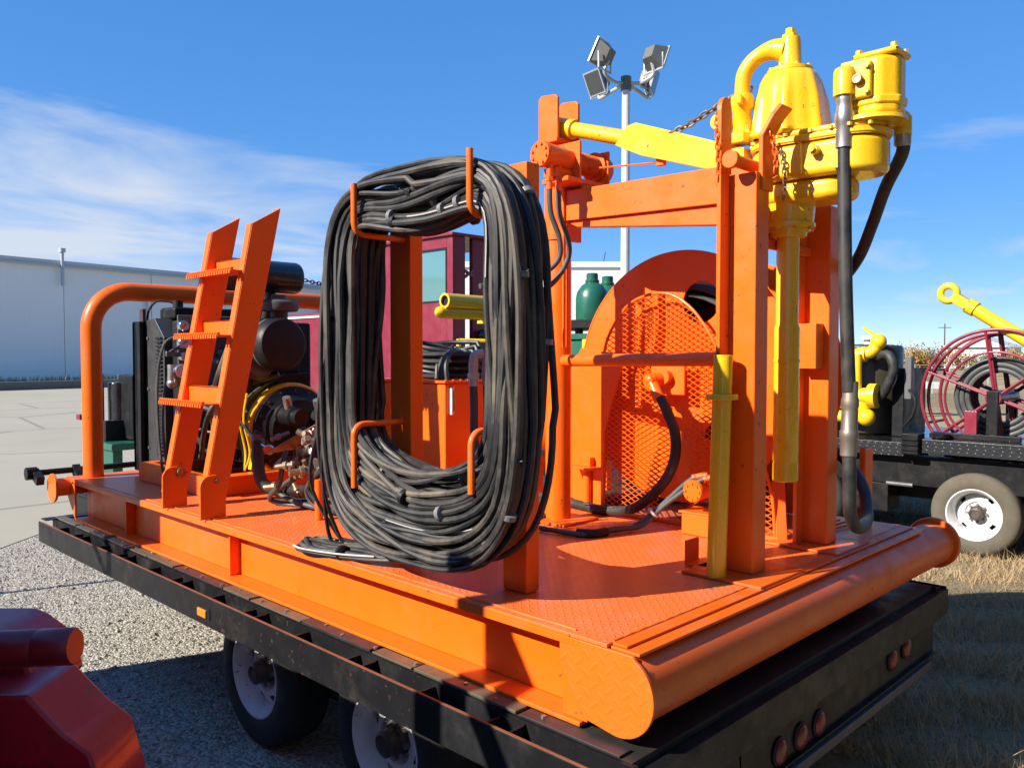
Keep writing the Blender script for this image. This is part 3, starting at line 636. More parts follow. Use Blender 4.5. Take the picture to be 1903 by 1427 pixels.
part(S, 'saddle_plate', M().prism([(1.425, 1.955), (1.425, 2.155), (1.44, 2.172), (1.535, 2.182), (1.555, 2.165), (1.555, 1.955)], 'x', 1.375, 1.392), ORANGE, .004)
part(S, 'saddle_base', M().box(1.205, 1.40, 1.42, 1.56, 1.935, 1.955), ORANGE, .003)
part(S, 'angle_post', M().box(2.275, 2.37, .285, .297, .002, .385).box(2.358, 2.37, .297, .35, .002, .385), ORANGE, .003)
part(S, 'angle_bracket', M().box(.95, 1.045, .486, .496, .002, .105).box(.95, 1.045, .40, .486, .002, .012), ORANGE, .002)
part(S, 'column_bracket', M().box(1.585, 1.661, .24, .322, .80, 1.0), ORANGE, .003); part(S, 'column_bracket', M().box(1.769, 1.80, .25, .33, .80, 1.0), ORANGE, .003)
part(S, 'stub_post', M().cyl((.42, 2.38, .002), (.42, 2.38, .21), .021, n=16), ORANGE)
for k in range(4): part(S, 'step_bar', M().cyl((1.93, .36+.045*k, .012), (2.27, .32+.045*k, .012), .006, n=6), ORANGE)

# ------------------------------------------------------------------ ladder pinned to the lugs
Lq = thing('access_ladder', 'orange steel ladder with three serrated treads leaning over the engine', 'ladder', (.05, 3.05, .05))
for y0 in (3.282, 2.812):
    pl = [(.0, .085), (.118, .085), (.460, 1.675), (.292, 1.575)]
    part(Lq, 'rail', M().prism(pl, 'y', y0, y0+.009), ORANGE, .002)
    a_, b_ = V((.0, y0, .085)), V((.292, y0, 1.575)); n_ = (b_-a_).cross(V((0, 1, 0))).normalized()
    part(Lq, 'rail_flange', M().obox((a_+b_)/2+V((0, .030, 0)), (b_-a_, (0, 1, 0), n_), ((b_-a_).length/2, .027, .005)), ORANGE, .002)
    a_, b_ = V((.118, y0, .085)), V((.460, y0, 1.675))
    part(Lq, 'rail_flange', M().obox((a_+b_)/2+V((0, .030, 0)), (b_-a_, (0, 1, 0), n_), ((b_-a_).length/2, .027, .005)), ORANGE, .002)
for xl, zl in ((.075, .60), (.165, .965), (.245, 1.315)):
    tr = part(Lq, 'tread', M().box(xl-.075, xl+.07, 2.822, 3.36, zl-.004, zl+.004).box(xl+.062, xl+.07, 2.822, 3.28, zl, zl+.088).box(xl+.062, xl+.10, 2.822, 3.28, zl+.080, zl+.088), ORANGE, .002)
    sm = M()
    for k in range(19):
        yy = 2.836+.0286*k; sm.lathe([(.011, 0), (.013, .010), (.007, .016)], (xl-.066, yy, zl+.003), (0, 0, 1), 8); sm.box(xl-.080, xl-.073, yy-.008, yy+.008, zl-.016, zl+.004)
    part(tr, 'serration', sm, ORANGE, kind='stuff')
part(Lq, 'hinge_pin', M().cyl((.06, 3.24, .20), (.06, 3.31, .20), .012, n=10).torus((.075, 3.250, .195), (0, 1, 0), .026, .004, 18, 6), BRASS)
part(Lq, 'hinge_pin', M().cyl((.06, 2.775, .20), (.06, 2.84, .20), .012, n=10), BRASS)
# ================================================================== HOSE BUNDLE ON THE HOOKS
HB = thing('hose_bundle', 'big oval coil of black rubber hoses hung on four orange hooks', 'hose coil', (.07, 1.08, .08))
random.seed(5)
def loop_pt(s, th):
    """s 0 inner .. 1 outer; th 0 = +Y side, 90deg = top"""
    ex = 8.0-4.6*max(0, min(1, s)); c_, s_ = math.cos(th), math.sin(th)
    k = (abs(c_)**ex + abs(s_)**ex)**(-1/ex)
    yc = 1.042+.028*s; a = .376+.200*s
    top = 1.384+.182*s; bot = .515-.405*s
    zc, b = (top+bot)/2, (top-bot)/2
    return yc+a*k*c_, zc+b*k*s_
NL = 70; strands = []
for i in range(NL):
    s0 = ((i+random.random())/NL); x0 = random.uniform(-.012, .15)
    if i % 3 == 0: x0 = random.uniform(-.016, .02)
    ph = [random.uniform(0, 6.28) for _ in range(6)]; am = [random.uniform(.02, .16), random.uniform(.03, .13), random.uniform(.005, .025)]
    xm = [random.uniform(.005, .04), random.uniform(.004, .02)]
    r_ = random.choice((.0105, .0115, .0125, .0125, .0135))
    pts = []; N = 84
    for j in range(N):
        th = 2*math.pi*j/N
        s = s0+am[0]*math.sin(th+ph[0])+am[1]*math.sin(2*th+ph[1])+am[2]*math.sin(5*th+ph[2])
        s = max(.0, min(1.03, s))
        y_, z_ = loop_pt(s, th)
        sg = math.sin(th)
        if sg > 0.5: z_ -= (.05+.05*am[1]*10*(1-s))*max(0, math.cos((y_-1.04)/.34*math.pi/2))*(.35 if s > .75 else 1.0)*.6   # sag between the top hooks
        if sg < -0.4: z_ -= (.075*(1-s)+.02*am[1]*8)*max(0, math.cos((y_-1.02)/.36*math.pi/2))          # slack between the lower hooks
        x_ = x0+xm[0]*math.sin(th+ph[3])+xm[1]*math.sin(3*th+ph[4])
        if z_ < .62: x_ = x_*0.9-.02*(1-z_/.62)                       # hangs forward at the bottom
        pts.append((max(-.028, min(.175, x_)), y_, z_))
    mat = HOSES[0] if random.random() < .55 else (HOSES[1] if random.random() < .7 else HOSES[2])
    part(HB, 'hose', M().tube(pts, r_, 8, True), mat); strands.append((pts, r_))
    if i % 11 == 4:                                                    # pale printed stripe along part of a hose
        j0 = random.randint(0, 60); seg_ = pts[j0:j0+18]; part(HB, 'stripe', M().tube([V(p)+V((-r_*.82, -r_*.55, 0)) for p in seg_], .0026, 6), HOSE_STRIPE)
for k in range(40):
    pts, r_ = strands[random.randrange(NL)]; j = random.randrange(84); c = V(pts[j]); d = V(pts[(j+1) % 84])-V(pts[j-1])
    tie = part(HB, 'zip_tie', M().lathe([(r_*2.0, -.010), (r_*2.2, -.009), (r_*2.2, .009), (r_*2.0, .010)], c+V((-.004, 0, 0)), d, 12, True), TIE if k % 3 else BLACKM)
    if k % 4 == 0:
        u = basis(d)[0]; part(HB, 'tie_tail', M().cyl(c, c+u*random.uniform(.03, .05)+V((-.02, 0, .01)), .002, n=5), TIE)
# short hanging lines at the left of the coil, ending on the deck
for k, (yy, mt) in enumerate(((1.74, 0), (1.71, 1), (1.78, 0))):
    part(HB, 'lead', M().tube(catmull([(.06+.02*k, yy-.02, .95), (.02+.02*k, yy+.01, .6), (.05, yy+.02+.03*k, .30), (.10+.03*k, yy+.05, .06), (.14+.03*k, yy+.02, .02), (.26, yy-.05, .014), (.34, yy-.12, .013)], 6), .009, 8), HOSES[mt])
# folded end lying over the deck edge
F = thing('hose_tail', 'folded loose hose ends lying on the deck edge below the coil', 'hose', (.1, 1.75, 0))
for k in range(5):
    o_ = .022*k
    part(F, 'hose', M().tube(catmull([(.14, 1.18, .05+.014*k), (.06+o_*.4, 1.36, .030+.01*k), (.02+o_, 1.56, .016+.012*(k % 3)), (-.03+o_, 1.76, .014+.010*(k % 2)), (-.02+o_*1.3, 1.86+.01*k, .016+.012*(k % 3)), (.05+o_, 1.84, .020+.014*(k % 2)), (.10+o_, 1.70, .018), (.17+o_*.6, 1.52, .022+.01*k), (.20, 1.40, .05+.014*k), (.17, 1.30, .10)], 7), .0105, 8), HOSES[k % 2])
part(F, 'stripe', M().tube(catmull([(.045, 1.38, .044), (.0, 1.57, .030), (-.048, 1.76, .028), (-.045, 1.85, .029)], 7), .004, 6), HOSE_STRIPE)
part(F, 'zip_tie', M().lathe([(.030, -.012), (.033, -.01), (.033, .01), (.030, .012)], (.03, 1.58, .028), (.3, 1, 0), 14), BLACKM)

# ================================================================== YELLOW POWER SWIVEL
SX = 1.34
PS = thing('power_swivel', 'yellow power swivel with fluted bonnet and hydraulic motor atop the tower', 'power swivel', (SX, .25, .33))
def hull2(c0, r0, c1, r1, n=20):
    p0 = [(SX+r0*math.cos(a), c0+r0*math.sin(a)) for a in [math.pi*i/n for i in range(n+1)]]
    p1 = [(SX+r1*math.cos(a), c1+r1*math.sin(a)) for a in [math.pi+math.pi*i/n for i in range(n+1)]]
    return p0+p1
part(PS, 'gearbox', M().prism(hull2(.255, .146, -.02, .124), 'z', 1.560, 1.700), YELLOW, .026, seg=4)
part(PS, 'gearbox_cover', M().prism(hull2(.255, .154, -.02, .132), 'z', 1.7015, 1.726), YELLOW, .006)
part(PS, 'gearbox_top', M().prism(hull2(.255, .142, -.02, .118), 'z', 1.727, 1.752), YELLOW, .010)
part(PS, 'gasket', M().prism(hull2(.255, .1495, -.02, .1275), 'z', 1.6985, 1.7012), YELLOW)
part(PS, 'gearbox_sump', M().prism(hull2(.25, .118, .07, .100), 'z', 1.472, 1.561), YELLOW, .03, seg=4)
bolts(PS, 'bolt', [(SX+x_, y_, 1.727) for x_, y_ in ((-.148, .20), (-.150, .28), (-.11, .36), (-.142, .10), (-.137, .02), (-.133, -.05), (-.10, -.115), (0, -.147), (.08, -.12))], (0, 0, 1), .010, .012, YELLOW)
bolts(PS, 'flange_bolt', [(SX+.148*math.cos(rad(a)), .255+.148*math.sin(rad(a)), 1.726) for a in range(20, 200, 24)], (0, 0, 1), .009, .010, YELLOW)
bolts(PS, 'neck_bolt', [(SX+.098*math.cos(rad(a)), .255+.098*math.sin(rad(a)), 1.3855) for a in range(0, 360, 45)], (0, 0, -1), .009, .012, YELLOW)
part(PS, 'lifting_eye', M().torus((SX-.06, -.02, 1.768), (.3, 1, 0), .018, .006, 16, 6), YELLOW)
for y_ in (.14, .0): part(PS, 'casting_rib', M().prism([(y_-.008, 1.575), (y_+.008, 1.575), (y_+.006, 1.695), (y_-.006, 1.695)], 'x', SX-.150+abs(.14-y_)*.12, SX-.12), YELLOW, .003)
part(PS, 'drain_plug', M().cyl((SX-.132, .08, 1.655), (SX-.165, .08, 1.655), .020, n=6).cyl((SX-.16, .08, 1.655), (SX-.178, .08, 1.655), .012), YELLOW)
# fluted bonnet
m = M(); N = 72; zs = [(1.744, .150), (1.756, .164), (1.775, .158), (1.90, .141), (1.985, .127), (2.012, .112), (2.022, .085)]
vs = []
for z_, r_ in zs:
    for i in range(N):
        a = 2*math.pi*i/N; fl = max(0, math.cos(7*a+.9))**1.5; fade = 1 if z_ < 1.98 else .25
        rr_ = r_*(.955+.13*fl*fade); vs.append((SX+rr_*math.cos(a), .255+rr_*math.sin(a), z_))
fs = [(j*N+i, j*N+(i+1) % N, (j+1)*N+(i+1) % N, (j+1)*N+i) for j in range(len(zs)-1) for i in range(N)]+[tuple(range((len(zs)-1)*N, len(zs)*N))]
part(PS, 'bonnet', m.add(vs, fs), YELLOW, angle=60)
part(PS, 'bonnet_cap', M().lathe([(.092, 2.020), (.092, 2.034), (.055, 2.040), (.046, 2.06), (.042, 2.15), (.040, 2.165)], (SX, .255, 0), (0, 0, 1), 28), YELLOW)
part(PS, 'top_plug', M().cyl((SX, .255, 2.165), (SX, .255, 2.180), .034, n=8).cyl((SX, .255, 2.18), (SX, .255, 2.205), .020, n=8), YELLOW)
bolts(PS, 'cap_bolt', [(SX+.080*math.cos(a), .255+.080*math.sin(a), 2.034) for a in [math.pi/4*k for k in range(8)]], (0, 0, 1), .008, .011, YELLOW)
part(PS, 'gooseneck', M().tube(catmull([(SX, .27, 2.12), (SX-.01, .33, 2.135), (SX-.02, .40, 2.115), (SX-.03, .445, 2.06), (SX-.03, .455, 1.98), (SX-.03, .455, 1.90)], 7), [.052-.019*min(1, i/12) for i in range(36)], 16), YELLOW)
gu = part(PS, 'wing_union', M().lathe([(.034, 0), (.048, .01), (.050, .06), (.040, .075), (.040, .16), (.050, .17), (.050, .19)], (SX-.03, .455, 1.975), (0, 0, -1), 20), YELLOW)
for a in (0, 120, 240):
    d_ = V((math.cos(rad(a+200)), math.sin(rad(a+200)), 0)); part(gu, 'lug', M().obox(V((SX-.03, .455, 1.935))+d_*.062, (d_, (0, 0, 1), d_.cross(V((0, 0, 1)))), (.022, .020, .010)), YELLOW, .004)
part(PS, 'bail_lug', M().box(SX-.10, SX-.02, .41, .50, 1.755, 1.80).cyl((SX-.11, .53, 1.86), (SX-.02, .53, 1.86), .035), YELLOW, .006)
# neck and quill below the gearbox
part(PS, 'neck', M().lathe([(.108, 1.478), (.104, 1.43), (.100, 1.405), (.108, 1.402), (.108, 1.385), (.090, 1.382), (.088, 1.368), (.076, 1.366), (.074, 1.350), (.052, 1.346)], (SX, .255, 0), (0, 0, 1), 28), YELLOW)
part(PS, 'quill', M().lathe([(.046, 1.36), (.046, .99), (.049, .982), (.052, .972), (.052, .42), (.050, .412), (.052, .405), (.052, .335), (.040, .33)], (SX, .255, 0), (0, 0, 1), 28), YELLOW)
part(PS, 'quill_collar', M().lathe([(.0545, .0), (.0545, .012)], (SX, .255, .83), (0, 0, 1), 28, False), YELLOW)
# hydraulic motor
MO = part(PS, 'motor_body', M().prism([(SX+.098*math.cos(a)*(1.0), -.105+.098*math.sin(a)) for a in [2*math.pi*i/8+.39 for i in range(8)]], 'z', 1.765, 1.985), YELLOW, .020, seg=3)
part(PS, 'motor_adapter', M().lathe([(.125, 1.748), (.120, 1.765), (.085, 1.772), (.085, 1.80)], (SX, -.085, 0), (0, 0, 1), 28), YELLOW)
part(PS, 'motor_end', M().box(SX-.075, SX+.075, -.20, -.03, 1.985, 2.008), YELLOW, .012, seg=3)
part(PS, 'motor_flange', M().prism([(SX+.104*math.cos(a), -.105+.104*math.sin(a)) for a in [2*math.pi*i/8+.39 for i in range(8)]], 'z', 1.80, 1.835), YELLOW, .010)
bolts(PS, 'motor_bolt', [(SX-.055, -.18, 2.008), (SX+.055, -.18, 2.008), (SX-.055, -.05, 2.008), (SX+.055, -.05, 2.008)], (0, 0, 1), .014, .014, YELLOW)
part(PS, 'valve_block', M().box(SX-.085, SX+.05, -.095, .010, 1.805, 1.985), YELLOW, .008)
part(PS, 'port_flange', M().obox((SX-.100, -.075, 1.895), ((0, 1, 0), (0, 0, 1), (1, 0, 0)), (.043, .068, .013)), YELLOW, .010)
bolts(PS, 'port_bolt', [(SX-.113, -.105, 1.942), (SX-.113, -.045, 1.942), (SX-.113, -.105, 1.848), (SX-.113, -.045, 1.848)], (-1, 0, 0), .010, .012, YELLOW)
part(PS, 'port_elbow', M().cyl((SX-.14, -.020, 1.905), (SX-.03, -.020, 1.905), .032).lathe([(.040, 1.845), (.040, 1.935), (.034, 1.948), (.018, 1.953)], (SX-.115, -.020, 0), (0, 0, 1), 24), YELLOW)
part(PS, 'bleed_fitting', M().cyl((SX-.11, -.075, 1.895), (SX-.135, -.075, 1.895), .018, n=8).torus((SX-.133, -.075, 1.895), (1, 0, 0), .014, .005, 14, 6), BRASS)
part(PS, 'return_port', M().cyl((SX+.07, -.13, 1.80), (SX+.13, -.15, 1.78), .034).cyl((SX+.13, -.15, 1.79), (SX+.13, -.15, 1.72), .034), YELLOW)
HX, HY = SX-.115, -.020
# the two big hydraulic hoses on the swivel
H1 = thing('pressure_hose', 'thick black hydraulic hose hanging straight down from the yellow motor', 'hose', (1.3, -.02, .2))
part(H1, 'upper_fitting', M().lathe([(.030, 1.846), (.032, 1.825), (.028, 1.815), (.032, 1.79), (.036, 1.775), (.036, 1.745), (.031, 1.735), (.032, 1.65)], (HX, HY-.002, 0), (0, 0, 1), 16), STEEL)
part(H1, 'hose', M().tube(catmull([(HX, HY-.002, 1.70), (HX, HY-.006, 1.50), (HX-.002, HY-.016, 1.15), (HX+.003, HY-.030, .80), (HX+.006, HY-.033, .72)], 8), .0255, 14), HOSES[0])
part(H1, 'coupling', M().lathe([(.026, .76), (.0285, .755), (.0285, .70), (.032, .69), (.033, .665), (.029, .655), (.0305, .645), (.0305, .575), (.035, .567), (.035, .545), (.0305, .535), (.031, .475), (.027, .47)], (HX+.006, HY-.026, 0), (.01, -.012, 1), 16), plain('tarnished_coupling', (0.22, 0.195, 0.16), .5, .7, .35))
part(H1, 'hose', M().tube(catmull([(HX+.010, HY-.034, .50), (HX+.014, HY-.036, .38), (HX+.04, HY-.03, .25), (HX+.16, HY-.01, .17), (HX+.36, HY+.03, .17), (HX+.54, HY+.12, .28), (1.88, .26, .40), (1.92, .42, .42), (1.95, .58, .28), (1.98, .72, .08), (2.1, .90, .030), (2.3, 1.0, .028)], 8), .0255, 14), HOSES[0])
H2 = thing('return_hose', 'black hydraulic hose curving from the motor behind the right tower column', 'hose', (1.7, .1, 1.2))
part(H2, 'hose', M().tube(catmull([(SX+.13, -.15, 1.74), (SX+.16, -.14, 1.66), (1.60, -.04, 1.55), (1.70, .05, 1.42), (1.80, .15, 1.29), (1.95, .31, 1.19), (2.10, .6, 1.02), (2.14, .95, .80), (2.13, 1.02, .76)], 8), .0255, 14), HOSES[0])
part(H2, 'fitting', M().lathe([(.032, 0), (.032, .06), (.028, .07)], (SX+.13, -.15, 1.75), (.15, .05, -1), 14), STEEL)

# ------------------------------------------------------------------ torque arm from the saddle to the swivel
TA = thing('torque_arm', 'yellow torque arm, pipe widening into a flat plate, resting in the orange saddle', 'arm', (1.30, 1.0, 1.85))
dz = V((0, -.45, -.148)).normalized()
part(TA, 'pipe', M().tube([(1.303, 1.44, 2.018), (1.303, 1.02, 1.885)], .038, 20), YELLOW)
part(TA, 'collar', M().cyl((1.303, 1.53, 2.046), (1.303, 1.385, 2.0), .050, n=20), YELLOW, .004)
part(TA, 'plate', M().prism([(1.10, 1.870), (1.03, 1.945), (.98, 1.950), (.42, 1.735), (.42, 1.615), (.95, 1.792), (1.03, 1.83), (1.10, 1.865)], 'x', 1.265, 1.342), YELLOW, .018, seg=3)
part(TA, 'cable_eye', M().box(1.29, 1.315, .84, .885, 1.735, 1.77), ORANGE, .004)
part(TA, 'end_cap', M().cyl((1.303, 1.53, 2.046), (1.303, 1.545, 2.051), .044, n=20), BLACKM)
# ------------------------------------------------------------------ chains
def chain(name, label, pts, r=.012, wire=.0035, mat=ORANGE, turn=0):
    P = catmull(pts, 14); d = [0]
    for i in range(1, len(P)): d.append(d[-1]+(P[i]-P[i-1]).length)
    step = r*2.0; t = thing(name, label, 'chain', pts[-1]); s = step/2; k = 0
    while s < d[-1]:
        i = next(j for j in range(1, len(d)) if d[j] >= s); f_ = (s-d[i-1])/(d[i]-d[i-1]+1e-9); c = P[i-1].lerp(P[i], f_); tg = (P[i]-P[i-1]).normalized()
        u, w_, _ = basis(tg); u, w_ = (u, w_) if k % 2 else (w_, u)
        lk = [c+tg*math.cos(a)*r*1.35+u*math.sin(a)*r*.75 for a in [2*math.pi*q/12 for q in range(12)]]
        part(t, 'link', M().tube(lk, wire, 5, True), mat); s += step; k += 1
    return t
chain('fork_chain', 'orange chain draped on the left fork plate of the tower', [(.918, .345, 1.79), (.905, .335, 1.70), (.905, .33, 1.62), (.91, .33, 1.54), (.915, .33, 1.51)], mat=ORANGE)
chain('fork_chain', 'orange chain bunched on the bent right fork plate of the tower', [(1.04, .185, 1.72), (1.05, .17, 1.64), (1.075, .175, 1.58), (1.07, .18, 1.55), (1.06, .17, 1.62), (1.09, .17, 1.68)], mat=ORANGE)
chain('safety_chain', 'short chain and shackle from the yellow arm to the swivel', [(1.28, .90, 1.865), (1.28, .82, 1.865), (1.27, .70, 1.885), (1.28, .58, 1.93), (1.31, .50, 1.97), (1.33, .42, 2.0)], .017, .005, BRASS)
chain('swivel_chain', 'small brass chain hanging on the side of the yellow gearbox', [(SX-.14, .22, 1.69), (SX-.162, .20, 1.62), (SX-.165, .19, 1.54), (SX-.16, .20, 1.48)], .010, .003, BRASS)
chain('muffler_chain', 'thin rusty chain sagging from the black muffler to the right', [(1.1, 3.62, 1.37), (1.22, 3.3, 1.30), (1.30, 3.0, 1.26)], .014, .004, plain('rust_red_chain', (0.25, 0.06, 0.04), .6, .3))

# ------------------------------------------------------------------ winch on the pipe column
WI = thing('hydraulic_winch', 'orange hydraulic winch with bolted round motor on the pipe column', 'winch', (1.2, 1.36, 1.78))
WY, WZ = 1.355, 1.825
part(WI, 'motor', M().lathe([(.060, 0), (.063, .006), (.063, .028), (.058, .03), (.058, .20)], (1.005, WY, WZ), (1, 0, 0), 28), ORANGE)
bolts(WI, 'bolt', [(1.005, WY+.046*math.cos(a), WZ+.046*math.sin(a)) for a in [math.pi/4*k+.3 for k in range(8)]], (-1, 0, 0), .007, .009, ORANGE)
part(WI, 'side_plate', M().box(1.205, 1.22, WY-.085, WY+.06, WZ-.10, WZ+.085), ORANGE, .003)
part(WI, 'side_plate', M().box(1.43, 1.445, WY-.085, WY+.06, WZ-.10, WZ+.07), ORANGE, .003)
part(WI, 'drum', M().lathe([(.075, 0), (.075, .012), (.046, .014), (.050, .10), (.046, .19), (.075, .192), (.075, .204)], (1.223, WY, WZ), (1, 0, 0), 28), ORANGE)
part(WI, 'wound_cable', M().lathe([(.052+.003*(k % 2), .02+.006*k) for k in range(28)], (1.224, WY, WZ), (1, 0, 0), 24, False), ORANGE_OLD)
part(WI, 'gear_case', M().lathe([(.07, 0), (.07, .05), (.055, .07), (.03, .075)], (1.446, WY, WZ-.01), (1, 0, 0), 24), ORANGE)
part(WI, 'base', M().box(1.10, 1.50, WY-.10, 1.425, WZ-.125, WZ-.103), ORANGE, .003)
part(WI, 'valve', M().box(1.08, 1.20, WY-.04, WY+.04, WZ-.10, WZ-.055), ORANGE, .004)
part(WI, 'cable', M().cyl((1.32, WY-.045, WZ-.03), (1.302, .87, 1.752), .005, n=6), ORANGE_OLD)
for k, x_ in enumerate((1.045, 1.11)):
    part(WI, 'hose_fitting', M().cyl((x_, WY-.03, WZ-.05), (x_, WY-.03, WZ-.17), .015, n=10).cyl((x_, WY-.03, WZ-.11), (x_, WY-.03, WZ-.13), .02, n=6), ORANGE)
    part(WI, 'hose', M().tube(catmull([(x_, WY-.03, WZ-.16), (x_+.01, WY-.03, WZ-.28), (x_+.05, WY-.05, WZ-.40), (x_+.055, WY-.04, WZ-.50), (x_-.0, WY+.02, WZ-.57-.05*k), (x_-.13, WY+.10, WZ-.62-.08*k), (x_-.30, WY+.14, WZ-.64-.08*k)], 8), .0135, 10), HOSE_GREY)
    part(WI, 'tube_line', M().cyl((1.225+.03*k, 1.392, WZ-.13), (1.225+.03*k, 1.392, .9), .007, n=8), ORANGE)

# ------------------------------------------------------------------ leaning yellow pipe
YP = thing('yellow_pipe', 'dull yellow pipe with a ring standing against the tower column', 'pipe', (.875, .315, 0))
a_, b_ = V((.875, .305, .004)), V((.905, .300, .86))
part(YP, 'pipe', M().cyl(a_, b_, .037, n=24), YELLOW, .003)
cc = a_.lerp(b_, .80); part(YP, 'ring', M().cyl(cc, cc+V((0, 0, .022)), .062, n=24), YELLOW, .004)
part(YP, 'bore', M().cyl(b_+V((0, 0, .001)), b_+V((0, 0, .002)), .028, n=20), BLACKM)

# ================================================================== HOSE REEL BEHIND EXPANDED-METAL GUARD
def plate_holes(par, name, mat, cy, cz, R_, holes, x0, th):
    cu = bpy.data.curves.new(name, 'CURVE'); cu.dimensions = '2D'; cu.fill_mode = 'BOTH'; cu.extrude = th/2
    for (y_, z_, r_, n_) in [(cy, cz, R_, 96)]+[(a, b, c, 32) for a, b, c in holes]:
        sp = cu.splines.new('POLY'); sp.points.add(n_-1); sp.use_cyclic_u = True
        for i in range(n_): sp.points[i].co = (y_+r_*math.cos(2*math.pi*i/n_), z_+r_*math.sin(2*math.pi*i/n_), 0, 1)
    tmp = bpy.data.objects.new('tmp', cu); COL.objects.link(tmp); bpy.context.view_layer.update()
    me = bpy.data.meshes.new_from_object(tmp.evaluated_get(bpy.context.evaluated_depsgraph_get())); bpy.data.objects.remove(tmp)
    m = M().add([(x0+th/2+p.co.z, p.co.x, p.co.y) for p in me.vertices], [tuple(f.vertices) for f in me.polygons])
    return part(par, name, m, mat)
RC = (1.02, .75)
RE = thing('hose_reel', 'large orange hose reel with round holes in its flange, behind mesh guard', 'hose reel', (1.95, 1.02, 0))
hs_ = [(RC[0]+.40*math.cos(rad(k)), RC[1]+.40*math.sin(rad(k)), .105) for k in (109, 229)]
plate_holes(RE, 'flange', ORANGE, *RC, .64, hs_, 1.70, .010)
plate_holes(RE, 'flange', ORANGE, *RC, .64, hs_, 2.22, .010)
part(RE, 'flange_rim', M().torus((1.705, *RC), (1, 0, 0), .64, .008, 96, 6), ORANGE)
part(RE, 'drum', M().cyl((1.712, *RC), (2.218, *RC), .24, n=40), ORANGE)
for k in range(17):
    part(RE, 'wound_hose', M().torus((1.735+.029*k, RC[0], RC[1]), (1, 0, 0), .46+.008*(k % 2), .015, 48, 8), HOSES[0])
    part(RE, 'wound_hose', M().torus((1.735+.029*k, RC[0], RC[1]), (1, 0, 0), .42, .015, 40, 6), HOSES[0])
part(RE, 'axle', M().cyl((1.56, *RC), (2.35, *RC), .035, n=20), ORANGE)
part(RE, 'swivel_joint', M().cyl((1.50, RC[0]+.05, RC[1]-.02), (1.66, *RC), .038, n=18).cyl((1.52, 1.06, .73), (1.50, 1.00, .64), .030, n=14).sphere((1.52, 1.06, .735), .036), ORANGE)
part(RE, 'stand', M().prism([(1.44, .002), (1.44, .42), (1.30, .86), (1.60, .90), (1.72, .70), (1.72, .002)], 'x', 1.745-.13, 1.755-.125), ORANGE, .003)
part(RE, 'stand', M().prism([(.50, .002), (.85, .85), (1.20, .85), (1.55, .002)], 'x', 2.30, 2.312), ORANGE, .003)
part(RE, 'bearing', M().box(1.60, 1.615, RC[0]-.10, RC[0]+.10, RC[1]-.09, RC[1]+.09), ORANGE, .004)
part(RE, 'drive_motor', M().lathe([(.050, 0), (.053, .005), (.053, .02), (.047, .022), (.047, .15)], (1.44, .77, .215), (1, 0, 0), 24), ORANGE)
bolts(RE, 'bolt', [(1.44, .77+.038*math.cos(a), .215+.038*math.sin(a)) for a in [math.pi/4*k for k in range(8)]], (-1, 0, 0), .006, .006, ORANGE)
part(RE, 'motor_mount', M().box(1.46, 1.60, .66, .84, .002, .10).box(1.46, 1.62, .64, .86, .10, .112), ORANGE, .004)
part(RE, 'sprocket_case', M().lathe([(.15, 0), (.15, .03)], (1.645, .86, .30), (1, 0, 0), 32), ORANGE, .004)
GY = thing('mesh_guard', 'arched orange expanded-metal guard in front of the hose reel', 'guard', (1.62, .95, 0))
dome = [(1.44, .015), (1.44, .60), (1.445, .80), (1.43, .92), (1.37, 1.03), (1.28, 1.125), (1.18, 1.166), (1.08, 1.178), (.985, 1.153), (.90, 1.095), (.84, 1.03), (.78, .945), (.72, .83), (.65, .68), (.57, .51), (.50, .35), (.455, .20), (.44, .015)]
dp = catmull([(1.618, a, b) for a, b in dome], 5); poly = [(p.y, p.z) for p in dp]
def inside(y_, z_):
    c = False; j = len(poly)-1
    for i in range(len(poly)):
        (y1, z1), (y2, z2) = poly[i], poly[j]
        if (z1 > z_) != (z2 > z_) and y_ < (y2-y1)*(z_-z1)/(z2-z1)+y1: c = not c
        j = i
    return c
cw, ch = .0250, .0145
rows = []; rz = .02
mm = M(); nr = int(1.2/ch)
for j in range(nr):
    z_ = .02+ch*j
    for i in range(int(1.04/cw)):
        ya, yb = .43+cw*i, .43+cw*(i+1); sgn = 1 if (i+j) % 2 else -1
        za, zb = z_-sgn*ch*.5, z_+sgn*ch*.5; ym, zm = (ya+yb)/2, (za+zb)/2
        if not inside(ym, zm): continue
        if .90 < ym < 1.07 and zm < .70: continue
        if zm < .33 and .66 < ym < .86: continue
        mm.tube([(1.621+.003*sgn, ya, za), (1.621-.003*sgn, yb, zb)], .0028, 4, caps=False)
part(GY, 'mesh_panel', mm, ORANGE, kind='stuff', smooth=False)
part(GY, 'frame', M().tube([(1.622, p.y, p.z) for p in dp], .008, 8), ORANGE)
part(GY, 'foot_rail', M().box(1.615, 1.64, .43, 1.45, .002, .022), ORANGE, .003)
part(GY, 'support', M().bar((1.64, .42, .002), (1.70, .47, .33), .05, .05), ORANGE, .004)
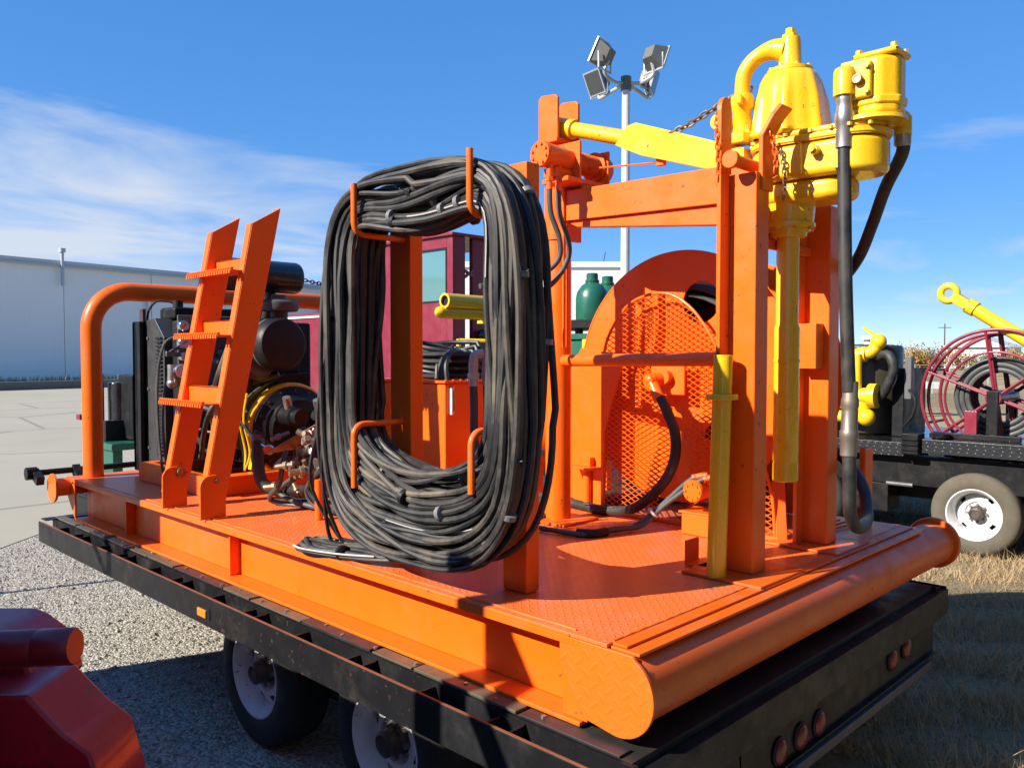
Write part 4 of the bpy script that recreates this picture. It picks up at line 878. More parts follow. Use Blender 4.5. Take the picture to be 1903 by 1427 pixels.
# hose rising from the deck to the reel swivel, and the twin grey motor hoses
DH = thing('reel_feed_hose', 'thick black hose sweeping from the deck up to the reel centre', 'hose', (1.5, 1.2, 0))
part(DH, 'hose', M().tube(catmull([(1.75, 2.5, .03), (1.66, 2.0, .028), (1.60, 1.65, .028), (1.56, 1.40, .028), (1.53, 1.20, .06), (1.50, 1.06, .14), (1.49, .95, .25), (1.49, .90, .36), (1.49, .90, .48), (1.49, .945, .58), (1.50, .99, .65)], 8), .026, 14), HOSES[0])
part(DH, 'print_mark', M().tube(catmull([(1.545, 1.52, .049), (1.54, 1.40, .050), (1.525, 1.30, .056)], 6), .004, 5), HOSE_GREY)
GH = thing('motor_hoses', 'pair of grey hoses tied together looping from the deck to the drive motor', 'hose', (1.2, 1.1, 0))
for k in range(2):
    o_ = .026*k
    part(GH, 'hose', M().tube(catmull([(.80, 1.75-o_, .016), (1.00, 1.52-o_, .015), (1.03, 1.30, .015), (1.06+o_*.7, 1.12-o_*.5, .015), (1.20+o_*.5, 1.08-o_*.6, .016+o_*.4), (1.35+o_*.3, 1.03-o_, .03), (1.42, .94-o_, .12+o_*.4), (1.46, .83-o_*2, .235+o_*.3), (1.48, .77-o_*2.4, .285)], 8), .0125, 10), HOSE_GREY)
    part(GH, 'fitting', M().tube([(1.475, .79-o_*2.4, .275), (1.50, .73-o_*2.4, .295), (1.52, .73-o_*2.4, .25)], .015, 10), ORANGE)
part(GH, 'zip_tie', M().lathe([(.028, -.006), (.031, -.005), (.031, .005), (.028, .006)], (1.40, .96, .095), (.3, -.6, .7), 14), HOSE_STRIPE)
part(GH, 'stripe', M().tube(catmull([(1.045, 1.14, .02), (1.185, 1.08, .02), (1.335, 1.035, .034)], 6), .004, 5), HOSE_STRIPE)
part(GH, 'tape', M().tube(catmull([(1.06, 1.16, .016), (1.10, 1.09, .016), (1.17, 1.075, .017)], 5), .024, 12), BLACKM)
# ================================================================== DIESEL ENGINE UNIT
random.seed(33)
EN = thing('diesel_engine', 'dark diesel engine with yellow bell housing, muffler and air cleaner', 'engine', (.95, 4.0, 0))
EX = .93
part(EN, 'block', M().box(EX-.24, EX+.24, 3.66, 4.42, .28, .74).box(EX-.20, EX+.20, 3.70, 4.38, .14, .28), BLACK, .012)
part(EN, 'cylinder_head', M().box(EX-.17, EX+.17, 3.68, 4.36, .74, .90), BLACKM, .012)
for k in range(4): part(EN, 'injector_line', M().tube(catmull([(EX-.245, 3.78+.15*k, .55), (EX-.27, 3.78+.15*k, .68), (EX-.22, 3.80+.15*k, .86)], 6), .007, 6), YELLOW if k % 2 else STEEL)
part(EN, 'bell_housing', M().lathe([(.300, 0), (.310, .01), (.310, .05), (.285, .06), (.25, .12), (.22, .17)], (EX, 3.50, .37), (0, 1, 0), 40), YELLOW)
part(EN, 'bell_foot', M().prism([(EX-.30, .13), (EX-.20, .13), (EX-.16, .30), (EX-.27, .30)], 'y', 3.50, 3.54).prism([(EX+.30, .13), (EX+.20, .13), (EX+.16, .30), (EX+.27, .30)], 'y', 3.50, 3.54), YELLOW, .004)
part(EN, 'pump_drive', M().lathe([(.285, 0), (.285, -.03), (.24, -.05), (.20, -.10), (.10, -.12)], (EX, 3.50, .37), (0, 1, 0), 40), BLACK)
bolts(EN, 'drive_bolt', [(EX+.262*math.cos(a), 3.47, .37+.262*math.sin(a)) for a in [2*math.pi/16*k for k in range(16)]], (0, -1, 0), .012, .014, BLACKG)
for i_, (dx, dz_, r_, l_) in enumerate(((-.11, .10, .065, .22), (.11, .08, .060, .20), (0, -.11, .07, .26))):
    p_ = part(EN, 'hydraulic_pump', M().lathe([(r_*1.15, 0), (r_*1.15, .03), (r_, .035), (r_, l_*.7), (r_*.8, l_*.75), (r_*.8, l_)], (EX+dx, 3.42, .37+dz_), (0, -1, 0), 20), BLACK)
    part(p_, 'port', M().cyl((EX+dx-.02, 3.32, .37+dz_+r_*.8), (EX+dx-.05, 3.30, .37+dz_+r_+.06), .026, n=12), STEEL)
ac = part(EN, 'air_cleaner', M().lathe([(.10, 0), (.155, .012), (.168, .03), (.172, .10), (.172, .38), (.165, .40), (.12, .42)], (.80, 3.36, .93), (0, 1, 0), 36), BLACKM)
part(ac, 'clamp_band', M().lathe([(.1745, 0), (.1755, .004), (.1755, .016), (.1745, .02)], (.80, 3.46, .93), (0, 1, 0), 36, False), GREYM)
part(EN, 'pre_cleaner', M().lathe([(.055, 1.09), (.055, 1.14), (.115, 1.145), (.125, 1.16), (.125, 1.20), (.110, 1.215), (.05, 1.22), (.045, 1.25)], (.84, 3.50, 0), (0, 0, 1), 30), plain('grey_plastic_cap', (.06, .06, .062), .55))
mf = part(EN, 'muffler', M().lathe([(.07, 0), (.098, .012), (.105, .03), (.105, .60), (.098, .618), (.07, .63)], (.42, 3.62, 1.375), (1, -.02, 0), 32), BLACKG)
part(mf, 'tail_pipe', M().tube(catmull([(.52, 3.62, 1.46), (.52, 3.62, 1.54), (.51, 3.61, 1.60), (.49, 3.60, 1.62)], 5), .030, 14), BLACKG)
part(mf, 'inlet_pipe', M().tube(catmull([(.86, 3.64, 1.28), (.87, 3.70, 1.15), (.92, 3.85, 1.0), (.95, 3.95, .9)], 6), .035, 12), RUSTY)
part(EN, 'exhaust_manifold', M().tube(catmull([(EX-.16, 3.75, .88), (EX-.2, 3.95, .90), (EX-.2, 4.2, .90)], 6), .045, 12), RUSTY)
part(EN, 'intake_duct', M().tube(catmull([(.80, 3.78, .93), (.85, 3.95, .95), (.98, 4.1, .95)], 6), .07, 16), BLACKM)
part(EN, 'oil_filter', M().cyl((EX-.30, 3.95, .42), (EX-.30, 3.95, .60), .05), BLUEM, .006)
part(EN, 'valve_cover', M().box(EX-.10, EX+.10, 3.72, 4.34, .90, .97), BLACKG, .015)
for k in range(6):
    a_ = V((EX-.26, 3.62+.1*k, .25+.05*(k % 3))); part(EN, 'wire_loom', M().tube(catmull([a_, a_+V((-.04, -.03, .18)), a_+V((.02, .05, .42)), a_+V((.06, -.05, .60))], 6), .009, 7), BLACKM)
for k, (yy, zz_) in enumerate(((3.60, .78), (3.66, .70), (3.64, .62), (3.7, .86))): part(EN, 'yellow_tag', M().tube(catmull([(.60, yy, zz_), (.585, yy-.02, zz_-.04), (.60, yy-.03, zz_-.09)], 4), .006, 6), YELLOW)
part(EN, 'side_cover', M().box(EX-.275, EX-.245, 3.9, 4.4, .30, .72), BLACK, .01)
part(EN, 'alternator', M().lathe([(.03, 0), (.07, .01), (.075, .03), (.075, .12), (.06, .14)], (EX-.30, 4.10, .66), (0, 1, 0), 20), STEEL)
part(EN, 'starter', M().cyl((EX-.30, 3.60, .30), (EX-.30, 3.84, .30), .05).cyl((EX-.25, 3.64, .37), (EX-.25, 3.78, .37), .028), BLACK)
part(EN, 'turbo', M().lathe([(.05, 0), (.085, .02), (.09, .06), (.06, .09), (.07, .12)], (.74, 3.62, .78), (-.3, -1, .1), 22), RUSTY)
part(EN, 'fuel_filter', M().cyl((EX-.31, 3.74, .44), (EX-.31, 3.74, .60), .045), WHITEP)
part(EN, 'belt', M().tube(catmull([(EX-.3, 4.46, .66), (EX, 4.47, .95), (EX+.1, 4.47, .5), (EX-.1, 4.47, .36)], 6, True), .012, 6, True), BLACKM)
random.seed(77)
for k in range(16):
    a_ = V((random.uniform(.50, .72), random.uniform(3.4, 4.2), random.uniform(.15, .5))); b_ = V((random.uniform(.55, 1.0), random.uniform(3.5, 4.3), random.uniform(.5, 1.0))); m_ = (a_+b_)/2+V((-.14, random.uniform(-.15, .15), random.uniform(-.05, .12)))
    part(EN, 'engine_hose', M().tube(catmull([a_, m_, b_], 8), random.choice((.008, .012, .018, .024)), 8), (HOSES[0], HOSES[1], BLACKM, HOSE_GREY)[k % 4])
for k in range(10):
    c = V((random.uniform(.58, .70), random.uniform(3.6, 4.3), random.uniform(.3, .95))); part(EN, 'clamp', M().cyl(c, c+V((random.uniform(-.03, .03), .03, .01)), random.uniform(.015, .03), n=10), (STEEL, BRASS, GREYM)[k % 3])
for k in range(4): part(EN, 'dangling_strap', M().tube(catmull([(.60, 3.48+.02*k, .62), (.57, 3.47+.025*k, .45), (.60, 3.45+.03*k, .25), (.55, 3.43, .14)], 6), .007, 6), (YELLOW, BLACKM)[k % 2])
# engine bed rails (orange) belong to their own frame
EB = thing('engine_bed', 'orange channel frame bolted under the engine', 'frame', (.9, 4, 0))
part(EB, 'cross_rail', M().box(.30, 1.75, 3.40, 3.47, .002, .125).box(.30, 1.75, 3.36, 3.40, .115, .125), ORANGE, .004)
part(EB, 'cross_rail', M().box(.30, 1.75, 4.38, 4.45, .002, .125), ORANGE, .004)
part(EB, 'long_rail', M().box(.30, .37, 3.471, 4.379, .002, .125), ORANGE, .004)
part(EB, 'long_rail', M().box(1.50, 1.57, 3.471, 4.379, .002, .125), ORANGE, .004)
# radiator
RA = thing('radiator', 'tall black radiator housing with louvred side at the far end of the skid', 'radiator', (.9, 4.55, 0))
part(RA, 'housing', M().prism([(4.74, .03), (4.74, 1.10), (4.52, 1.12), (4.36, .98), (4.36, .03)], 'x', .45, 1.45), plain('radiator_grey_black', (.035, .035, .036), .5), .006)
part(RA, 'rear_frame', M().box(.40, 1.5, 4.745, 4.79, .03, 1.09).box(.40, .45, 4.66, 4.79, .03, 1.10), BLACK, .006)
part(RA, 'corner_post', M().box(.425, .449, 4.66, 4.72, .03, 1.19), plain('brown_black_post', (.06, .032, .028), .45), .003)
part(RA, 'fan_shroud', M().box(.50, 1.42, 4.05, 4.359, .15, 1.10), BLACKM, .02)
part(RA, 'header_tank', M().box(.55, 1.35, 4.42, 4.68, 1.115, 1.20), BLACK, .02); part(RA, 'filler_cap', M().cyl((.62, 4.52, 1.2), (.62, 4.52, 1.25), .035), BLACKM)
part(RA, 'overflow_tube', M().tube(catmull([(.60, 4.52, 1.23), (.52, 4.60, 1.25), (.47, 4.66, 1.18), (.46, 4.67, 1.05)], 6), .008, 7), BLACKM)
lou = M()
for k in range(30): part(RA, 'louvre', M().box(.436, .449, 4.385, 4.475, .16+.028*k, .172+.028*k), BLACKM)
bolts(RA, 'bolt', [(.449, 4.63, z_) for z_ in (.2, .62, .98)], (-1, 0, 0), .012, .008, STEEL)
# gauge panel
GP = thing('gauge_panel', 'grey panel of chrome gauges beside the radiator', 'gauge panel', (.42, 3.95, .7))
part(GP, 'panel', M().box(.365, .80, 3.94, 3.955, .66, 1.12), GREYM, .006)
part(GP, 'panel_leg', M().box(.40, .44, 3.956, 3.99, .126, .70).box(.72, .76, 3.956, 3.99, .126, .70), BLACK)
for k, (x_, z_, r_) in enumerate(((.395, 1.05, .036), (.475, 1.055, .036), (.395, .94, .040), (.475, .945, .040), (.40, .85, .034), (.55, 1.05, .034), (.48, .84, .034))):
    g_ = part(GP, 'gauge', M().lathe([(r_, 0), (r_, .03), (r_*.9, .036), (r_*.86, .030)], (x_, 3.94, z_), (0, -1, 0), 20), CHROME)
    part(g_, 'face', M().cyl((x_, 3.912, z_), (x_, 3.909, z_), r_*.86, n=20), GAUGEF); part(g_, 'needle', M().bar((x_-.012, 3.907, z_-.01), (x_+.014, 3.907, z_+.012), .003, .003), BLACKM)
g_ = part(GP, 'pressure_gauge', M().lathe([(.045, 0), (.045, .03), (.040, .036)], (.335, 3.86, .76), (0, -1, 0), 22), CHROME); part(g_, 'face', M().cyl((.335, 3.825, .76), (.335, 3.822, .76), .038, n=20), GAUGEF)
part(GP, 'regulator', M().cyl((.30, 3.88, .68), (.30, 3.88, .80), .030).cyl((.29, 3.86, .70), (.37, 3.90, .70), .022).sphere((.30, 3.88, .68), .036), STEEL)
part(GP, 'bracket', M().bar((.27, 3.9, .87), (.40, 3.95, .86), .012, .03).bar((.27, 3.9, .86), (.38, 3.95, .92), .01, .02), GREYM)
for k in range(2): part(GP, 'air_line', M().tube(catmull([(.36+.0*k, 3.92, .98-.2*k), (.28+.03*k, 3.95, .93-.2*k), (.245+.04*k, 3.98, .70-.1*k), (.24+.03*k, 3.96, .35), (.25+.03*k, 3.92, .10), (.27, 3.88, .02)], 7), .009, 8), HOSE_GREY)
# pump control cluster at the skid edge
VC = thing('valve_manifold', 'cluster of worn brass valves and fittings on a tilted plate', 'valve', (.6, 2.85, 0))
part(VC, 'tilt_plate', M().obox((.62, 2.80, .40), (V((.25, -.75, .38)), V((.75, .25, 0)), V((.25, -.75, .38)).cross(V((.75, .25, 0)))), (.24, .13, .004)), plain('tan_steel_plate', (.22, .13, .085), .45, .4), .003)
part(VC, 'stand', M().cyl((.66, 2.74, .002), (.66, 2.74, .36), .022).box(.60, .72, 2.68, 2.80, .002, .012), BLACK)
part(VC, 'body', M().box(.56, .66, 2.56, 2.78, .20, .29), RUSTY, .008)
for k in range(40):
    c = V((random.uniform(.42, .72), random.uniform(2.40, 3.0), random.uniform(.10, .46))); d_ = V((random.gauss(0, 1), random.gauss(0, 1), random.gauss(0, .7))).normalized(); l_ = random.uniform(.05, .12); r_ = random.uniform(.010, .021)
    v_ = part(VC, 'fitting', M().lathe([(r_, 0), (r_, l_*.3), (r_*1.5, l_*.32), (r_*1.5, l_*.5), (r_*.9, l_*.52), (r_*.9, l_)], c, d_, 8), (TANF, BRASS, RUSTY, TANF)[k % 4], smooth=False)
    if k % 3 == 0: part(v_, 'handle', M().bar(c+d_*l_, c+d_*l_+V((random.uniform(-.07, .07), random.uniform(-.07, .07), .04)), .008, .014), STEEL)
for k in range(7):
    a_ = V((random.uniform(.48, .68), random.uniform(2.45, 2.85), random.uniform(.20, .36)))
    part(VC, 'hose', M().tube(catmull([a_, a_+V((-.06, -.08, -.02)), a_+V((-.07, -.05+.03*k, -.16)), V((a_.x-.02, a_.y+.1-.06*k, .022)), V((a_.x+.22, a_.y-.35-.05*k, .016)), V((1.1, a_.y-.5, .016))], 7), random.choice((.009, .012, .015)), 8), HOSES[k % 2] if k % 3 else HOSE_GREY)
part(VC, 'dial_gauge', M().lathe([(.030, 0), (.030, .02), (.026, .026)], (.50, 3.03, .31), (-.7, -.7, 0), 18), CHROME); part(VC, 'gauge_stem', M().cyl((.51, 3.04, .31), (.53, 3.20, .335), .009, n=8), CHROME)
part(VC, 'suction_hose', M().tube(catmull([(.55, 3.22, .40), (.53, 3.22, .34), (.52, 3.20, .20), (.53, 3.16, .09), (.60, 3.08, .05), (.75, 2.98, .045), (1.0, 2.9, .045)], 8), .036, 14), HOSES[0])
part(VC, 'hose_clamp', M().lathe([(.038, 0), (.039, .004), (.039, .10), (.038, .104)], (.532, 3.22, .28), (.02, .05, 1), 16), GREYM)

# ================================================================== HYDRAULIC TANK AND HOSES BEHIND THE COIL
HT = thing('oil_tank', 'orange hydraulic oil tank with a white sight glass, seen through the coil', 'tank', (1.55, 2.75, 0))
part(HT, 'shell', M().box(1.31, 1.85, 2.40, 3.15, .05, .69), ORANGE, .012)
part(HT, 'lid', M().box(1.295, 1.865, 2.385, 3.165, .691, .706), ORANGE, .004)
part(HT, 'leg', M().box(1.33, 1.40, 2.42, 2.50, .002, .05), ORANGE); part(HT, 'leg', M().box(1.76, 1.83, 2.42, 2.50, .002, .05), ORANGE); part(HT, 'leg', M().box(1.33, 1.40, 3.05, 3.13, .002, .05), ORANGE)
sg = part(HT, 'sight_glass', M().box(1.342, 1.364, 2.376, 2.399, .50, .67), plain('white_plastic', (.7, .7, .66), .35), .006); part(sg, 'tube', M().cyl((1.353, 2.374, .52), (1.353, 2.374, .65), .006, n=8), GLASSDARK)
bolts(HT, 'lid_bolt', [(1.31+.06*k, 2.392, .706) for k in range(9)], (0, 0, 1), .008, .008, ORANGE)
HC = thing('hose_coil', 'black hose coil heaped on top of the orange oil tank', 'hose coil', (1.6, 2.8, .7))
for k in range(13):
    r_ = .15+.013*(k % 9); part(HC, 'hose', M().tube([(1.58+.01*k+1.15*r_*math.cos(a), 2.80-.004*k+1.25*r_*math.sin(a), .730+.045*(k % 4)+.085*max(0, math.sin(a*.5+.2*k))**2) for a in [2*math.pi*i/40 for i in range(40)]], .0155, 8, True), HOSES[0])
for k in range(9):
    yb = 2.44+.05*k; part(HC, 'hose', M().tube(catmull([(1.36+.015*k, yb, .712), (1.37+.02*k, yb+.02, .80), (1.43+.02*k, yb+.05, .87-.006*k), (1.56, yb+.12, .885), (1.74, yb+.2, .84), (1.80, yb+.25, .74)], 6), .0145, 8), HOSES[0])
CH = thing('hose_ends', 'two short hoses with zinc elbows standing inside the coil opening', 'hose', (.9, 1.7, .4))
for k in range(2):
    x_, y_ = .60+.05*k, 1.385-.035*k
    part(CH, 'hose', M().tube(catmull([(x_, y_, .74), (x_, y_-.005, .62), (x_-.01, y_-.015, .52), (x_-.02, y_-.04, .42), (x_-.02, y_-.08, .30), (x_+.1, y_-.02, .10), (x_+.3, y_+.1, .02), (x_+.6, y_+.2, .018)], 7), .019, 12), HOSE_GREY)
    part(CH, 'elbow', M().cyl((x_, y_, .72), (x_, y_, .83), .022, n=12).cyl((x_, y_, .75), (x_, y_, .78), .027, n=6).tube(catmull([(x_, y_, .82), (x_+.005, y_-.005, .86), (x_+.035, y_-.03, .868)], 5), .02, 12), GALV)
AR = thing('air_receiver', 'orange air receiver cylinder lying behind the pipe column', 'tank', (2.05, 2.2, 0))
part(AR, 'shell', M().lathe([(.02, -.44), (.09, -.42), (.14, -.37), (.155, -.32), (.155, .32), (.14, .37), (.09, .42), (.02, .44)], (2.0, 2.1, .30), (.8, -.3, 0), 32), ORANGE)
part(AR, 'saddle', M().box(1.75, 1.80, 2.05, 2.35, .002, .2), ORANGE, .003); part(AR, 'saddle', M().box(2.20, 2.25, 1.87, 2.17, .002, .2), ORANGE, .003)
ST = thing('pipe_stand', 'small orange pipe stand with a flat top between column and reel', 'stand', (1.62, 1.56, 0))
part(ST, 'pipe', M().cyl((1.60, 1.54, .002), (1.60, 1.54, .24), .024, n=16), ORANGE); part(ST, 'top', M().box(1.51, 1.60, 1.44, 1.62, .24, .25).box(1.575, 1.615, 1.5, 1.56, .25, .30), ORANGE, .003)
for k in range(5): solo('deck_hose', ['thick black hose on the deck nearest the pipe column', 'black hose on the deck behind the pipe column', 'thin black hose running back across the deck to the tank', 'black hose lying along the deck beside the oil tank', 'thin grey hose on the deck in front of the engine'][k], 'hose',
    M().tube(catmull([[(1.4, 1.9, .03), (1.7, 1.6, .03), (2.2, 1.3, .03)], [(1.35, 2.1, .022), (1.8, 1.8, .022), (2.3, 1.6, .022)], [(.75, 2.3, .015), (1.1, 2.0, .015), (1.5, 1.95, .015), (1.75, 2.2, .015)], [(1.2, 3.1, .024), (1.15, 2.6, .024), (1.25, 2.2, .024), (1.55, 1.85, .024)], [(.5, 3.0, .012), (.75, 2.75, .012), (.95, 2.3, .012), (1.25, 2.15, .012)]][k], 8), (.03, .022, .013, .022, .011)[k], 10), HOSES[k % 2] if k < 4 else HOSE_GREY, (1.4, 2, 0))

# ================================================================== UNITS PARKED BEHIND
MU = thing('maroon_unit', 'maroon control cabin unit with tinted window behind the orange skid', 'cabin', (5, 7.2, -G))
part(MU, 'cab_side', M().box(4.60, 4.64, 6.06, 6.17, .30, 2.28).box(4.60, 4.64, 6.83, 8.0, .30, 2.28).box(4.60, 4.64, 6.17, 6.83, 2.15, 2.28).box(4.60, 4.64, 6.17, 6.83, .30, 1.50), MAROON, .004)
part(MU, 'window', M().box(4.612, 4.622, 6.165, 6.835, 1.495, 2.155), WINDOW)
part(MU, 'window_seal', M().box(4.593, 4.60, 6.165, 6.185, 1.50, 2.15).box(4.593, 4.60, 6.815, 6.835, 1.5, 2.15).box(4.593, 4.6, 6.185, 6.815, 2.13, 2.15).box(4.593, 4.6, 6.185, 6.815, 1.5, 1.52), BLACKM)
part(MU, 'cab_end', M().box(4.641, 4.80, 6.06, 6.12, .30, 2.28), MAROON); part(MU, 'cab_roof', M().box(4.56, 5.85, 6.02, 8.05, 2.281, 2.32), MAROON, .01)
part(MU, 'cab_back', M().box(4.96, 5.80, 6.10, 6.16, .30, 2.28), MAROON); part(MU, 'hinge', M().bar((4.80, 6.07, 1.88), (4.96, 6.09, 1.82), .03, .03).bar((4.80, 6.07, 1.80), (4.96, 6.09, 1.90), .03, .03), MAROON)
part(MU, 'door_knob', M().sphere((5.06, 6.04, 1.10), .075).cyl((5.06, 6.04, 1.10), (5.2, 6.09, 1.08), .02), BLACKG)
part(MU, 'hood', M().box(4.60, 5.7, 8.02, 9.8, .30, 1.47), MAROON, .02); part(MU, 'hood_trim', M().box(4.58, 4.599, 8.02, 9.8, 1.40, 1.43), WHITEP)
part(MU, 'skid_base', M().box(4.5, 5.9, 5.9, 9.9, .16, .299), MAROON, .01); part(MU, 'support_frame', M().box(4.7, 5.7, 6.0, 9.8, -.5, .16), BLACK)
part(MU, 'leg', M().box(4.7, 4.85, 6.1, 6.25, -G, -.5).box(5.5, 5.65, 6.1, 6.25, -G, -.5), BLACK); part(MU, 'leg', M().box(4.7, 4.85, 9.5, 9.65, -G, -.5).box(5.5, 5.65, 9.5, 9.65, -G, -.5), BLACK)
part(MU, 'handrail', M().tube([(4.55, 5.9, 1.03), (4.95, 5.55, 1.03), (4.95, 5.55, .30)], .028, 8), YELLOW2)
part(MU, 'hand_rail_post', M().cyl((4.55, 5.9, .299), (4.55, 5.9, 1.05), .028, n=8), YELLOW2)
YR = thing('stacked_pipes', 'two yellow pipes lying one on the other beside the maroon cabin', 'pipe', (3.9, 5.1, 1.3))
pr_ = part(YR, 'pipe', M().lathe([(.055, 0), (.078, 0), (.078, 1.5), (.055, 1.5)], (3.64, 5.10, 1.42), (1, .03, 0), 24, False), YELLOW); part(pr_, 'bore', M().cyl((3.67, 5.10, 1.42), (3.675, 5.10, 1.42), .060, n=20), BLACKM)
part(YR, 'pipe', M().lathe([(.02, -.03), (.055, 0), (.062, .03), (.062, 1.5)], (3.58, 5.13, 1.30), (1, .03, .005), 24), YELLOW)
part(YR, 'rack', M().cyl((4.3, 5.12, -G), (4.3, 5.12, 1.235), .04).cyl((4.95, 5.14, -G), (4.95, 5.14, 1.235), .04).box(4.25, 4.35, 5.0, 5.26, 1.205, 1.236), YELLOW2)
GU = thing('green_unit', 'green pump unit under two green bottles behind the pipe column', 'pump unit', (4.9, 4.0, -G))
part(GU, 'deck', M().box(4.5, 5.3, 3.3, 4.7, 1.13, 1.22), BLACK, .01); part(GU, 'body', M().box(4.58, 5.2, 3.5, 4.6, .10, 1.02), GREEN, .015); part(GU, 'belt', M().box(4.55, 5.23, 3.47, 4.63, 1.02, 1.08), GREEN, .008)
part(GU, 'post', M().box(4.6, 4.66, 4.1, 4.16, 1.08, 1.13).box(5.1, 5.16, 4.1, 4.16, 1.08, 1.13), BLACK); part(GU, 'lower_band', M().box(4.565, 4.579, 3.5, 4.6, .55, .60), BLACK); part(GU, 'foot', M().box(4.6, 5.2, 3.5, 4.6, -G, .10), BLACK)
part(GU, 'valve', M().box(4.48, 4.54, 3.88, 3.97, .72, 1.02), YELLOW2, .01)
for k, (y_, x_, lab) in enumerate(((4.03, 4.72, 'left of the two dark green gas bottles behind the pipe column'), (4.12, 5.09, 'right of the two dark green gas bottles, partly behind the reel'))):
    b_ = thing('gas_bottle', lab, 'bottle', (x_, y_, 1.22), 'green bottles on the pump unit')
    part(b_, 'body', M().lathe([(.165, 1.222), (.17, 1.24), (.17, 1.44), (.155, 1.51), (.11, 1.575), (.07, 1.60)], (x_, y_, 0), (0, 0, 1), 30), GREEN); part(b_, 'neck', M().lathe([(.068, 1.598), (.072, 1.61), (.072, 1.63), (.06, 1.635), (.06, 1.69), (.05, 1.70)], (x_, y_, 0), (0, 0, 1), 20), GREEN)
# left background machine
LM = thing('pump_engine', 'small black engine set with green posts standing far behind the hoop', 'machine', (2.3, 10.2, -G))
part(LM, 'body', M().box(2.25, 2.75, 9.7, 10.15, -.25, .60), BLACK, .02); part(LM, 'drum', M().cyl((2.30, 10.22, -.3), (2.30, 10.22, .50), .16), BLACKG, .02); part(LM, 'base', M().box(1.95, 2.9, 9.6, 10.5, -.36, -.27), GREEN, .01); part(LM, 'base_leg', M().box(2.0, 2.12, 9.7, 10.4, -G, -.36), GREEN); part(LM, 'base_leg', M().box(2.7, 2.82, 9.7, 10.4, -G, -.36), GREEN)
part(LM, 'green_post', M().cyl((2.05, 10.25, -.27), (2.05, 10.25, .57), .045).sphere((2.05, 10.25, .58), .05), GREEN); part(LM, 'battery_box', M().box(2.02, 2.3, 10.0, 10.1, -.27, .0), BLACK, .01)
TP = solo('maroon_post', 'short maroon post with angled cap behind the hoop pipe', 'post', M().box(.80, .90, 7.0, 7.06, -G, .25).box(.74, .90, 6.98, 7.08, .25, .30), MAROON, (.85, 7.03, -G), .004)

# ================================================================== RIGHT-HAND BLACK TRAILER
RT = thing('service_trailer', 'black trailer with tread-plate edge and white wheel on the right', 'trailer', (7.2, 1.5, -G))
part(RT, 'deck', M().box(6.55, 8.7, 1.56, 6.5, -.05, .0), BLACKG, .004); part(RT, 'deck_edge', M().box(6.50, 6.549, 1.56, 6.5, -.13, .004), TREADK, .004)
part(RT, 'fender_deck', M().box(6.56, 8.7, -1.6, 1.40, -.03, .045), BLACKG, .004); part(RT, 'fender_edge', M().box(6.50, 6.559, -1.6, 1.40, -.085, .05), TREADK, .004)
part(RT, 'step_block', M().box(6.44, 6.62, 1.405, 1.56, -.10, .10), BLACK, .008)
for k in range(3): part(RT, 'step_rib', M().box(6.425, 6.439, 1.41, 1.555, -.06+.05*k, -.045+.05*k), BLACK)
part(RT, 'tie_down', M().lathe([(.06, 0), (.09, .01), (.09, .05), (.05, .07)], (6.72, 1.30, .046), (0, 0, 1), 16), BLACKG); part(RT, 'side_frame', M().box(6.62, 6.75, -1.6, 6.5, -.42, -.131), BLACK); part(RT, 'under_frame', M().box(7.0, 8.6, -1.6, 6.5, -.6, -.14), BLACKM)
part(RT, 'tool_box', M().box(6.64, 6.98, 1.75, 3.6, -.72, -.43), BLACK, .01); part(RT, 'hinge_rod', M().cyl((6.60, 1.5, -.42), (6.60, 1.75, -.42), .02), GREYM)
wheel(RT, (6.66, .94, -.63), .385, .24, .235, -1, TYRE_DUSTY, -.03, (.66, .80, 4, .20), .06, .10)
wheel(RT, (6.66, 2.55, -.63), .385, .24, .235, -1, TYRE, -.03, (.66, .80, 4, .20), .06, .10)
wheel(RT, (6.66, .04, -.63), .385, .24, .235, -1, TYRE_DUSTY, -.03, (.66, .80, 4, .20), .06, .10)
PT = thing('pump_tank', 'dark olive drum tank wrapped in bright yellow pipework on the right trailer', 'tank', (7.3, 2.3, 0))
part(PT, 'drum', M().lathe([(.36, .002), (.38, .02), (.38, .93), (.36, .965), (.2, .98), (.05, .985)], (7.45, 2.30, 0), (0, 0, 1), 36), OLIVE); part(PT, 'cap', M().cyl((7.35, 2.24, .98), (7.35, 2.24, 1.03), .05).cyl((7.35, 2.24, 1.03), (7.35, 2.24, 1.07), .08), WHITEP)
part(PT, 'pipe', M().tube(catmull([(7.05, 2.75, .87), (7.02, 2.4, .87), (7.02, 2.2, .87), (7.03, 2.08, .90), (7.05, 2.03, .98)], 6), .065, 14), YELLOW2); part(PT, 'valve', M().sphere((7.05, 2.02, 1.0), .085).bar((7.05, 2.03, 1.05), (7.02, 2.17, 1.16), .03, .03), YELLOW2)
for yy in (2.30, 2.18): part(PT, 'collar', M().cyl((7.02, yy, .87), (7.02, yy-.05, .87), .08), YELLOW2)
part(PT, 'pipe', M().cyl((6.98, 2.60, .02), (6.98, 2.60, .95), .05), YELLOW2); part(PT, 'pipe', M().cyl((6.94, 2.20, .20), (6.94, 2.20, .87), .05), YELLOW2); part(PT, 'flange', M().cyl((6.98, 2.60, .80), (6.98, 2.60, .84), .1).cyl((6.98, 2.60, .55), (6.98, 2.60, .58), .1), YELLOW2)
part(PT, 'pump', M().cyl((6.96, 2.70, .42), (6.96, 2.30, .42), .14).cyl((6.96, 2.30, .42), (6.96, 2.06, .43), .085).cyl((6.96, 2.07, .43), (6.96, 1.99, .43), .13).cyl((6.96, 2.14, .40), (6.96, 2.12, .22), .06), YELLOW2)
